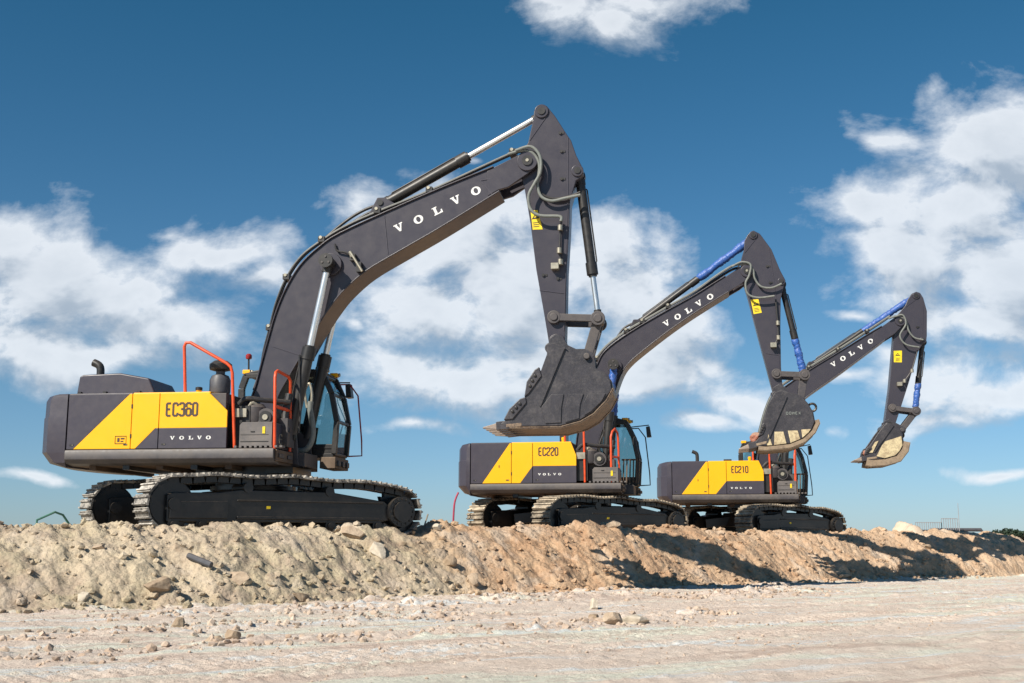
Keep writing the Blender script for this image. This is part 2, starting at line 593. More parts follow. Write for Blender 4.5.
def offset_path(path, d):
    """offset an open x,z path to its left by d with mitres"""
    P = [Vector((p[0], p[1])) for p in path]
    out = []
    for i, p in enumerate(P):
        a = (P[i] - P[i - 1]).normalized() if i > 0 else (P[1] - P[0]).normalized()
        b = (P[i + 1] - P[i]).normalized() if i < len(P) - 1 else a
        n = Vector((-(a.y + b.y), a.x + b.x))
        if n.length < 1e-6:
            n = Vector((-a.y, a.x))
        n.normalize()
        k = max(0.5, n.dot(Vector((-a.y, a.x))))
        q = p + n * d / k
        out.append((q.x, q.y))
    return out


# ------------------------------------------------------------------ lettering (own outlines)
def chamfer(pl, c=0.16):
    out = [pl[0]]
    for i in range(1, len(pl) - 1):
        p, a, b = Vector(pl[i]), Vector(pl[i - 1]), Vector(pl[i + 1])
        da, db = (a - p), (b - p)
        k = min(c, da.length * 0.45, db.length * 0.45)
        out += [tuple(p + da.normalized() * k), tuple(p + db.normalized() * k)]
    out.append(pl[-1])
    return out


STROKES = {
    'E': ([(.95, 1), (0, 1), (0, 0), (.95, 0)], [(0.11, .52), (.8, .52)]),
    'C': ([(1, .76), (1, 1), (0, 1), (0, 0), (1, 0), (1, .24)],),
    '3': ([(0, .84), (0, 1), (1, 1), (1, 0), (0, 0), (0, .16)], [(.3, .52), (.89, .52)]),
    '6': ('loop', [(0, 0), (0, .56), (1, .56), (1, 0)], [(1, .84), (1, 1), (0, 1), (0, .67)]),
    '0': ('loop', [(0, 0), (0, 1), (1, 1), (1, 0)]),
    '2': ([(0, .8), (0, 1), (1, 1), (1, .62), (0, .3), (0, 0), (1, 0)],),
    '1': ([(.15, .86), (.55, 1), (.55, 0)],),
    'D': ('loop', [(0, 0), (0, 1), (.9, 1), (1, .5), (.9, 0)]),
    'M': ([(0, 0), (0, 1), (.5, .4), (1, 1), (1, 0)],),
    'X': ([(0, 1), (.45, .5)], [(1, 0), (.55, .5)], [(0, 0), (.45, .5)], [(1, 1), (.55, .5)]),
}


def glyph(mb, ch, place, w, h, wt, m=0):
    if ch in 'VOL' and h < 9:
        pass
    spec = STROKES[ch]
    loops = []
    if spec[0] == 'loop':
        loops = [spec[1]]
        opens = spec[2:]
    else:
        opens = spec
    for pl in opens:
        pts = chamfer([(x * w, z * h) for x, z in pl], 0.22 * w) if len(pl) > 2 else [(x * w, z * h) for x, z in pl]
        a, b = offset_path(pts, wt / 2), offset_path(pts, -wt / 2)
        for i in range(len(pts) - 1):
            mb._add([place(*a[i]), place(*a[i + 1]), place(*b[i + 1]), place(*b[i])], [(0, 1, 2, 3)], m)
    for pl in loops:
        pts = [(x * w, z * h) for x, z in pl]
        cc = chamfer([pts[-1]] + pts + [pts[0]], 0.25 * w)[1:-1]
        cc = cc + [cc[0], cc[1]]
        a, b = offset_path(cc, wt / 2), offset_path(cc, -wt / 2)
        n = len(cc) - 2
        a[0], b[0] = a[n], b[n]
        for i in range(n):
            mb._add([place(*a[i]), place(*a[i + 1]), place(*b[i + 1]), place(*b[i])], [(0, 1, 2, 3)], m)


SLAB_V = [(0, 1), (.44, 1), (.44, .88), (.35, .88), (.56, .34), (.72, .88), (.62, .88), (.62, 1), (1, 1), (1, .88), (.9, .88), (.6, 0), (.42, 0), (.10, .88), (0, .88)]
SLAB_L = [(0, 1), (.55, 1), (.55, .88), (.42, .88), (.42, .14), (.62, .14), (.82, .24), (.86, .45), (.98, .45), (.98, 0), (0, 0), (0, .12), (.13, .12), (.13, .88), (0, .88)]


def slab(mb, ch, place, w, h, m=0):
    if ch == 'O':
        n = 24
        o = [(w * (.5 + .52 * math.cos(2 * math.pi * k / n)), h * (.5 + .53 * math.sin(2 * math.pi * k / n))) for k in range(n)]
        i_ = [(w * (.5 + .23 * math.cos(2 * math.pi * k / n)), h * (.5 + .36 * math.sin(2 * math.pi * k / n))) for k in range(n)]
        for k in range(n):
            k2 = (k + 1) % n
            mb._add([place(*o[k]), place(*o[k2]), place(*i_[k2]), place(*i_[k])], [(0, 1, 2, 3)], m)
    else:
        pl = SLAB_V if ch == 'V' else SLAB_L
        mb._add([place(x * w, z * h) for x, z in pl], [tuple(range(len(pl)))], m)


def text_strokes(parent, name, text, x, z, y, cw, ch_, gap, wt, mat):
    mb = MB(mat)
    for i, c in enumerate(text):
        x0 = x + i * (cw + gap)
        glyph(mb, c, lambda a, b, x0=x0: (x0 + a, y, z + b), cw, ch_, wt)
    return mb.build(name, parent)


def text_slab(parent, name, word, centres, y, w_, h_, mat='white', ang=None):
    mb = MB(mat)
    if ang is None:
        ang = math.atan2(centres[-1][1] - centres[0][1], centres[-1][0] - centres[0][0])
    ca, sa = math.cos(ang), math.sin(ang)
    for c, (cx, cz) in zip(word, centres):
        def pl(a, b, cx=cx, cz=cz):
            a -= w_ / 2
            b -= h_ / 2
            return (cx + a * ca - b * sa, y, cz + a * sa + b * ca)
        slab(mb, c, pl, w_, h_)
    return mb.build(name, parent)


# ------------------------------------------------------------------ excavator components
def track(root, phi, side, L, g, sw, rz, rr, pitch, shoe_mat, drop):
    """side -1 = near the road, +1 = far; track runs along the undercarriage x axis"""
    xf = Matrix.Rotation(phi, 4, 'Z') @ Matrix.Translation((0, side * g / 2, 0))
    # belt path (centre line of the shoes' inner face)
    cl, cr = (-L + rr + 0.03, rz + 0.03), (L - rr - 0.03, rz - drop)
    path = []
    for k in range(13):
        a = math.pi * 1.5 - math.pi * k / 12
        path.append((cl[0] + rr * math.cos(a), cl[1] + rr * math.sin(a)))
    tz0, tz1 = cl[1] + rr, cr[1] + rr
    n = 16
    for k in range(1, n):
        u = k / n
        x = cl[0] + (cr[0] - cl[0]) * u
        z = tz0 + (tz1 - tz0) * u + (0.055 * math.sin(math.pi * u)) - 0.02 * math.cos(6 * math.pi * u)
        path.append((x, z))
    r2 = rr * 0.93
    for k in range(13):
        a = math.pi * 0.5 - math.pi * k / 12
        path.append((cr[0] + r2 * math.cos(a), cr[1] + r2 * math.sin(a)))
    path.append((cr[0] - 0.3, 0.035))
    path.append((cl[0] + 0.1, cl[1] - rr))
    P = [Vector(p) for p in path]
    P.append(P[0])
    ln = [0]
    for i in range(1, len(P)):
        ln.append(ln[-1] + (P[i] - P[i - 1]).length)
    N = round(ln[-1] / pitch)
    mb = MB(shoe_mat, 'steelblack')
    mb.xf = xf

    def at(s):
        s %= ln[-1]
        for i in range(1, len(P)):
            if ln[i] >= s:
                u = (s - ln[i - 1]) / max(1e-6, ln[i] - ln[i - 1])
                return P[i - 1].lerp(P[i], u)
        return P[-1]
    rnd = random.Random(3 + side)
    for i in range(N):
        s = i * ln[-1] / N
        a, b = at(s), at(s + ln[-1] / N)
        t = (b - a).normalized()
        o = Vector((-t.y, t.x))            # outward
        c = (a + b) / 2
        if (c + o * 0.1 - Vector(((cl[0] + cr[0]) / 2, rz))).length < (c - Vector(((cl[0] + cr[0]) / 2, rz))).length:
            o = -o
        hl = (b - a).length / 2 * 0.86
        ww = sw + rnd.uniform(-.004, .004)

        def q(u_, v_, y_):
            p = c + t * u_ + o * v_
            return (p.x, y_, p.y)
        pts = [q(-hl, 0.0, -ww), q(hl, 0.0, -ww), q(hl, 0.0, ww), q(-hl, 0.0, ww),
               q(-hl, 0.032, -ww), q(hl, 0.032, -ww), q(hl, 0.032, ww), q(-hl, 0.032, ww)]
        mb.hexa(pts, 0)
        for gx in (-0.72, 0.5):
            u0, u1 = hl * gx - 0.013, hl * gx + 0.013
            mb.hexa([q(u0, 0.03, -ww * .99), q(u1, 0.03, -ww * .99), q(u1, 0.03, ww * .99), q(u0, 0.03, ww * .99),
                     q(u0, 0.062, -ww * .99), q(u1, 0.062, -ww * .99), q(u1, 0.062, ww * .99), q(u0, 0.062, ww * .99)], 0)
        for ys in (-0.11, 0.11):          # chain links under each shoe
            mb.hexa([q(-hl * 1.08, -0.10, ys - .03), q(hl * 1.08, -0.10, ys - .03), q(hl * 1.08, -0.10, ys + .03), q(-hl * 1.08, -0.10, ys + .03),
                     q(-hl * .9, -0.003, ys - .03), q(hl * .9, -0.003, ys - .03), q(hl * .9, -0.003, ys + .03), q(-hl * .9, -0.003, ys + .03)], 1)
    belt = mb.build('track', root)
    # side frame
    fy = sw * 0.80
    fr = MB('steelblack')
    fr.xf = xf
    x0, x1 = cl[0] - rr * 0.25, cr[0] - rr * 0.55
    zt = rz * 1.60
    zb = 0.22
    main = [(x0, zb), (x0, rz * 1.38), (x0 + .1, rz * 1.46), (x0 + (x1 - x0) * .22, rz * 1.50), (x0 + (x1 - x0) * .3, zt), (x0 + (x1 - x0) * .72, zt), (x1 - .1, rz * 1.30), (x1, rz * 1.15), (x1, zb + .06), (x1 - .25, zb)]
    fr.prism(main, -fy, fy)
    # proud plates and the long step rail
    fr.prism([(x0 + .04, zb + .05), (x0 + .04, rz * 1.15), (x0 + (x1 - x0) * .25, rz * 1.2), (x0 + (x1 - x0) * .25, zb + .05)], side * fy if side > 0 else -fy - .03, -fy if side < 0 else fy + .03)
    fr.box(x0 + (x1 - x0) * .29, x1 - .12, -fy - .035, -fy + .01, zb + .05, zb + .10)
    fr.box(x0 + (x1 - x0) * .29, x1 - .12, -fy - .02, -fy + .01, rz * 1.20, rz * 1.26)
    fo = fr.build('track_frame', belt, bevel=.015)
    st = MB('signyel')
    st.xf = xf
    xs = x0 + (x1 - x0) * .42
    st.box(xs, xs + .07, -fy - .006, -fy - .001, rz * .95, rz * 1.05)
    st.build('sticker', belt)
    sp = MB('steelblack', 'black')
    sp.xf = xf
    # sprocket with teeth and bolted cover
    k = 22
    pts = []
    for i in range(k * 2):
        r_ = (rr - 0.02) if i % 2 else (rr - 0.10)
        a = 2 * math.pi * i / (k * 2)
        pts.append((cr[0] + r_ * math.cos(a), cr[1] + r_ * math.sin(a)))
    sp.prism(pts, -0.05, 0.05)
    sp.ypin(cr[0], cr[1], -fy - .07, fy, rr * .62, 32)
    sp.ypin(cr[0], cr[1], -fy - .11, -fy - .068, rr * .42, 28)
    for i in range(16):
        a = 2 * math.pi * i / 16
        sp.ypin(cr[0] + rr * .52 * math.cos(a), cr[1] + rr * .52 * math.sin(a), -fy - .09, -fy - .068, .018, 8)
    sp.build('sprocket', belt)
    idl = MB('steelblack')
    idl.xf = xf
    idl.ypin(cl[0], cl[1], -.16, .16, rr - .08, 36)
    idl.ypin(cl[0], cl[1], -.06, .06, rr - .03, 36)
    idl.ypin(cl[0], cl[1], -fy - .05, fy, .10, 24)
    idl.build('idler', belt)
    for u in (.3, .66):
        rl = MB('steelblack')
        rl.xf = xf
        x = cl[0] + (cr[0] - cl[0]) * u
        zc = tz0 + (tz1 - tz0) * u - .13
        rl.ypin(x, zc, -fy - .02, fy, .085, 20)
        rl.box(x - .07, x + .07, -.05, .05, zt - .05, zc)
        rl.build('carrier_roller', belt)
    nr = 9
    for i in range(nr):
        rl = MB('steelblack')
        rl.xf = xf
        x = x0 + .12 + (x1 - x0 - .35) * i / (nr - 1)
        rl.ypin(x, .175, -fy - .005, fy + .005, .10, 18)
        rl.ypin(x, .175, -fy - .04, fy + .04, .055, 14)
        rl.build('track_roller', belt)
    return belt


def undercarriage(root, sp):
    phi = sp['phi']
    xf = Matrix.Rotation(phi, 4, 'Z')
    L, g, sw = sp['L'], sp['g'], sp['sw']
    for side in (-1, 1):
        track(root, phi, side, L, g, sw, sp['rz'], sp['rr'], sp['pitch'], sp['shoe'], sp['drop'])
    mb = MB('steelblack', 'brown')
    mb.xf = xf
    zc = sp['rz']
    mb.prism([(-.85, zc * .8), (-.7, zc * 1.7), (.7, zc * 1.7), (.85, zc * .8)], -.75, .75)
    for sx in (-1, 1):
        for sy in (-1, 1):
            mb.bar((sx * .5, sy * .5, zc * 1.2), (sx * 1.15, sy * (g / 2 - .15), zc * 1.0), .42, zc * .6)
    mb.build('lower_frame', root, bevel=.02)
    mb = MB('steelblack')
    mb.cyl((0, 0, zc * 1.68), (0, 0, sp['z0'] + .03), .68, 48)
    mb.cyl((0, 0, zc * 1.72), (0, 0, zc * 1.72 + .07), .78, 48)
    mb.build('slewing_ring', root)


def hose(root, pts, r=.022, mat='rubber', y=None, name='hose', seg=8, sm=6):
    mb = MB(mat)
    P = [(p[0], y, p[1]) if y is not None else p for p in pts]
    mb.tube(P, r, seg, 0, sm)
    return mb.build(name, root, angle=60)


def box_section(root, name, top, low, w, wf, wb_mat='grey', fth=.028):
    """boom body: webs inside two flange plates"""
    mb = MB(wb_mat)
    mb.prism(top + low, -w, w)
    body = mb
    ft = MB(wb_mat)
    a = top
    b = offset_path(top, fth)
    body.prism(b[:] + a[::-1], -wf, wf)
    a = low
    b = offset_path(low, fth)
    body.prism(b[:] + a[::-1], -wf, wf)
    return body


def cylinder(root, base, tip, split, rb, rr, y, rod_len_part='rod', eye=.11, wrap=None, gl=0.10):
    b, t = Vector((base[0], y, base[1])), Vector((tip[0], y, tip[1]))
    d = (t - b)
    L = d.length
    d.normalize()
    s = b + d * L * split
    mb = MB('black')
    mb.cyl(b + d * .05, s, rb, 24)
    mb.cyl(s - d * gl * 2.0, s + d * .02, rb * 1.22, 24)
    mb.cyl(s - d * .01, s + d * .055, rb * .9, 24)
    mb.cyl(b + d * .04, b + d * .16, rb * 1.12, 24)
    mb.ypin(b.x, b.z, y - eye * .7, y + eye * .7, eye, 24)
    n = Vector((-d.z, 0, d.x))
    mb.tube([b + d * .25 + n * rb * 1.0, b + d * .27 + n * (rb + .02), s - d * gl * 2.2 + n * (rb + .02), s - d * gl * 1.9 + n * rb], .014, 8)
    cy = mb.build('hydraulic_cylinder', root, angle=40)
    rd = MB('chrome')
    rd.cyl(s + d * .04, t - d * eye * .8, rr, 20)
    rd.build('piston_rod', cy)
    ey = MB('black')
    ey.ypin(t.x, t.z, y - eye * .7, y + eye * .7, eye, 24)
    ey.cyl(t - d * eye * 1.7, t - d * eye * .6, rr * 1.35, 18)
    ey.build('rod_eye', cy)
    if wrap:
        u0, u1, rw = wrap
        p0 = b + d * L * u0
        p1 = b + d * L * u1
        wm = MB('blue')
        pts, rs = [], []
        rnd = random.Random(int(L * 100))
        for i in range(40):
            u = i / 39
            p = p0.lerp(p1, u) + Vector((rnd.uniform(-.01, .01), rnd.uniform(-.01, .01), rnd.uniform(-.01, .01)))
            pts.append(p)
            rs.append(rw * (1 + .07 * math.sin(u * 17) + rnd.uniform(-.07, .07)) * (1 if 0 < i < 39 else .8))
        wm.tube(pts, rs, 14)
        wo = wm.build('protective_wrap', cy, angle=50)
        tag(wo, 'blue plastic sheet wound round the piston rod')
    return cy


def cab(root, sp):
    y0, y1 = sp['cy']
    x0, x1 = sp['cx']          # rear, front foot
    z0, zt = sp['z1'], sp['ct']
    zm = z0 + (zt - z0) * .40
    zg = z0 + (zt - z0) * .10
    fr = MB('black', 'deck')
    r = .045
    front = [(x1 - .02, z0 + .02), (x1 + .02, zm), (x1 - .09, zt - .42), (x1 - .26, zt - .06)]
    rear = [(x0 + .02, z0 + .02), (x0, zt - .3), (x0 + .08, zt - .06)]
    for y in (y0 + r, y1 - r):
        for a, b in zip(front[:-1], front[1:]):
            fr.bar((a[0], y, a[1]), (b[0], y, b[1]), .09, .10, 0, up=(1, 0, 0))
        for a, b in zip(rear[:-1], rear[1:]):
            fr.bar((a[0], y, a[1]), (b[0], y, b[1]), .09, .12, 0, up=(1, 0, 0))
        fr.bar((x0 + .55, y, z0), (x0 + .5, y, zt - .06), .07, .09, 0, up=(1, 0, 0))
        fr.bar((rear[-1][0], y, zt - .06), (front[-1][0], y, zt - .06), .08, .09)
        fr.bar((x0, y, zg), (x1, y, zg), .07, .09)
        # lower panels
        fr.box(x0 + .04, x1 - .04, y - .02, y + .02, z0, zg)
    # lower rear panel on the boom side
    fr.box(x0 + .04, x0 + .5, y0 + r - .018, y0 + r + .018, zg, zm + .1)
    for pt in front:
        fr.bar((pt[0], y0 + r, pt[1]), (pt[0], y1 - r, pt[1]), .05, .06)
    fr.box(x0 + .02, x0 + .06, y0 + .05, y1 - .05, z0, zm)
    fr.box(x0, x1 - .03, y0 + .02, y1 - .02, z0 - .05, z0 + .03)
    cb = fr.build('cab', root, bevel=.012)
    rf = MB('black', 'yellow')
    rf.prism([(x0 + .02, zt - .05), (x0 + .05, zt + .01), (x0 + .3, zt + .05), (x1 - .45, zt + .05), (x1 - .22, zt - .01), (x1 - .22, zt - .05)], y0 + .01, y1 - .01)
    rf.build('roof', cb, bevel=.02)
    for (xx, yy) in ((x0 + .05, y0 + .06), (x1 - .32, y0 + .10), (x1 - .28, y1 - .2)):
        lm = MB('yellow', 'fitting')
        lm.box(xx - .04, xx + .11, yy - .05, yy + .08, zt - .02, zt + .06)
        lm.cyl((xx + .11, yy + .02, zt + .025), (xx + .15, yy + .02, zt + .025), .035, 14, 1)
        lm.build('work_light', cb, bevel=.012)
    # glass
    for y, nm in ((y0 + .03, 'side_window'), (y1 - .03, 'side_window')):
        gm = MB('glass')
        gm.sheet([(x0 + .62, zg + .04), (x0 + .57, zt - .1), (x1 - .27, zt - .1), (front[2][0] - .03, front[2][1]), (x1 - .02, zm), (x1 - .05, zg + .04)], y)
        gm.build(nm, cb)
        gm = MB('glass')
        gm.sheet([(x0 + .08, zm + .1), (x0 + .08, zt - .28), (x0 + .14, zt - .12), (x0 + .44, zt - .12), (x0 + .46, zm + .1)], y)
        gm.build('rear_side_window', cb)
    gm = MB('glass')
    ys = (y0 + .08, y1 - .08)
    for a, b in zip(front[:-1], front[1:]):
        gm._add([(a[0] + .01, ys[0], a[1] + .04), (a[0] + .01, ys[1], a[1] + .04), (b[0] + .01, ys[1], b[1] - .04), (b[0] + .01, ys[0], b[1] - .04)], [(0, 1, 2, 3)])
    gm.build('windscreen', cb)
    # wiper, grille bars
    wp = MB('black')
    wp.tube([(x1 + .05, y1 - .25, zm - .1), (x1 - .0, y1 - .3, zm + .45), (x1 - .1, y0 + .45, zm + .6)], .01, 6)
    wp.build('wiper', cb)
    # seat and levers
    st = MB('seat')
    xm = x0 + .75
    ym = (y0 + y1) / 2
    st.box(xm - .25, xm + .28, ym - .25, ym + .25, z0 + .35, z0 + .5)
    st.prism([(xm - .32, z0 + .45), (xm - .42, z0 + 1.05), (xm - .30, z0 + 1.07), (xm - .18, z0 + .48)], ym - .23, ym + .23)
    st.box(xm - .42, xm - .3, ym - .13, ym + .13, z0 + 1.08, z0 + 1.27)
    st.box(xm - .2, xm + .2, ym - .15, ym + .15, z0 + .03, z0 + .35)
    st.build('driver_seat', cb, bevel=.03)
    for yy in (ym - .33, ym + .33):
        lv = MB('black')
        lv.box(xm - .1, xm + .35, yy - .06, yy + .06, z0 + .45, z0 + .66)
        lv.cyl((xm + .28, yy, z0 + .66), (xm + .32, yy, z0 + .88), .018, 8)
        lv.cyl((xm + .32, yy, z0 + .84), (xm + .33, yy, z0 + .95), .03, 10)
        lv.build('control_lever', cb)
    lv = MB('black')
    lv.bar((xm + .55, ym, z0 + .03), (xm + .62, ym, z0 + .55), .04, .04)
    lv.build('foot_lever', cb)
    # mirror and grab bar
    mr = MB('black', 'red')
    xr_ = x1 + .05
    yy = y1 + .12
    mr.tube([(x1 - .25, y1, zt - .14), (x1 - .02, yy, zt - .12), (xr_ + .10, yy, zt - .35), (xr_ + .19, yy, z0 + .35), (xr_ + .2, yy, z0 + .05), (xr_ - .05, y1 - .02, z0 + .03)], .015, 8, 1 if sp['redbar'] else 0)
    mr.build('grab_bar', cb)
    mr = MB('black')
    mx = sp['mirror']
    mr.tube([(x1 - .2, y1, zt - .1), (mx[0], yy + .05, mx[1] + .18)], .014, 8)
    mr.prism([(mx[0] - .05, mx[1] - .13), (mx[0] - .07, mx[1] + .13), (mx[0] + .02, mx[1] + .15), (mx[0] + .06, mx[1] - .12)], yy - .05, yy + .15)
    mr.build('mirror', cb, bevel=.03)
    # base bracket below the cab front
    br = MB('brownface', 'deck')
    zb = sp['z0']
    br.box(x1 - .28, x1 + .02, y0 + .0, y1, zb + .0, z0 - .04, 0)
    for k in range(3):
        br.box(x1 + .015, x1 + .06, y0 + .1 + k * .3, y0 + .25 + k * .3, zb + .05, z0 - .1, 1)
    br.build('cab_mount', root, bevel=.01)
    if sp.get('slat'):
        g_ = MB('brownface')
        for k in range(5):
            xx = x1 - .34 + k * .08
            g_.bar((xx, y0 - .02, z0 + .06), (xx + .02, y0 - .02, z0 + .62), .03, .03)
        g_.box(x1 - .37, x1 + .02, y0 - .035, y0 - .005, z0 + .60, z0 + .64)
        g_.build('step_grille', cb)


def bucket(root, sp):
    b = sp['bucket']
    hw = b['hw']
    mb = MB('bucket')
    for s in (-1, 1):
        ya, yb = (s * hw, s * (hw - .035))
        mb.prism(b['side'], min(ya, yb), max(ya, yb))
    # wrapper shell
    path = b['shell']
    band = path + offset_path(path, -.05)[::-1]
    mb.prism(band, -hw + .036, hw - .036)
    # torsion tube along the mouth top
    t = b['throat']
    mb.ypin(t[0], t[1], -hw + .036, hw - .036, .09, 16)
    bo = mb.build('bucket', root, bevel=.012)
    # ears around both pins
    for y in (-b['ey'] - .05, b['ey']):
        er = MB('bucket')
        er.prism(b['ear'], y, y + .05)
        er.build('bucket_ear', bo, bevel=.008)
    # proud diagonal rib + wear strip along rim
    for s in (-1, 1):
        rb = MB('bucket', 'wornpale')
        (xa, za), (xb, zb) = b['rib']
        rb.bar((xa, s * (hw + .012), za), (xb, s * (hw + .012), zb), .03, .05, 0, up=(0, 1, 0))
        rb.build('side_rib', bo)
    # floor wear surface: outer skin 6 mm proud of the shell
    fl = MB('worn' if b['floor'] == 'worn' else 'wornpale')
    fp = b['floorpath']
    band = offset_path(fp, b.get('thick', .02)) + offset_path(fp, .004)[::-1]
    fl.prism(band, -hw - .003, hw + .003)
    n = 9
    for k in range(n):
        y = -hw + .06 + (2 * hw - .12) * k / (n - 1)
        band = offset_path(fp, b.get('thick', .02) + .018) + offset_path(fp, b.get('thick', .02) + .0001)[::-1]
        if k in (0, n - 1):
            fl.prism(band, y - .05, y + .05)
    fo = fl.build('wear_plate', bo)
    tag(fo, 'scratched rusty brown underside plates of the bucket')
    # corner wear pads on the side
    for pd in b['pads']:
        for s in (-1, 1):
            pm = MB('cream' if b['cream'] else 'bucket', 'wornpale')
            y_in, y_out = s * (hw + .001), s * (hw + .022)
            pm.prism(pd, min(y_in, y_out), max(y_in, y_out))
            po = pm.build('corner_pad', bo, bevel=.006)
            if b['cream']:
                tag(po, 'cream pad where the paint has worn off the bucket side')
    # side cutters
    for cp in b['cutters']:
        for s in (-1, 1):
            cm = MB('bucket', 'black')
            y_ = s * (hw - .02)
            cm.prism(cp, y_ - .05, y_ + .05)
            cx_ = sum(p[0] for p in cp) / len(cp)
            cz_ = sum(p[1] for p in cp) / len(cp)
            for k in (-1, 0, 1):
                d = Vector((cp[0][0] - cp[3 % len(cp)][0], cp[0][1] - cp[3 % len(cp)][1])) * .28
                cm.ypin(cx_ + d.x * k * .6, cz_ + d.y * k * .6, y_ - .075, y_ + .075, .028, 10, 1)
            cm.build('side_cutter', bo, bevel=.015)
    # teeth
    tx, tz = b['lip']
    qx, qz = b['tip']
    d = Vector((qx - tx, qz - tz))
    L = d.length
    d.normalize()
    nn = Vector((-d.y, d.x))
    if nn.y < 0:
        nn = -nn
    for k in range(b['nt']):
        y = -hw + .07 + (2 * hw - .14) * k / (b['nt'] - 1)
        tm = MB('tooth', 'bucket')

        def q(u, v):
            p = Vector((tx, tz)) + d * u + nn * v
            return (p.x, p.y)
        poly = [q(-.22, .10), q(L * .45, .085), q(L, .012), q(L, -.012), q(L * .45, -.06), q(-.22, -.05)]
        ta, tb = .06, .035
        tm.prism(poly[:2] + poly[4:], y - .065, y + .065, 1)
        tm.prism([q(L * .35, .07), q(L, .012), q(L, -.012), q(L * .35, -.05)], y - .05, y + .05, 0)
        tm.build('tooth', bo, bevel=.01)
    # lip plate
    lp = MB('wornpale' if b['cream'] else 'worn')
    a = Vector((tx, tz))
    p0 = a - d * .25
    p1 = a + d * .02
    lp.bar((p0.x, 0, p0.y), (p1.x, 0, p1.y), 2 * hw + .01, .055)
    lp.build('cutting_edge', bo, bevel=.006)
    if 'ring' in b:
        rg = MB('black')
        cx_, cz_, r_ = b['ring']
        pts = [(cx_ + r_ * math.cos(2 * math.pi * k / 16), 0, cz_ + r_ * math.sin(2 * math.pi * k / 16)) for k in range(17)]
        rg.tube(pts, .028, 8)
        rg.build('lifting_eye', bo)
    return bo


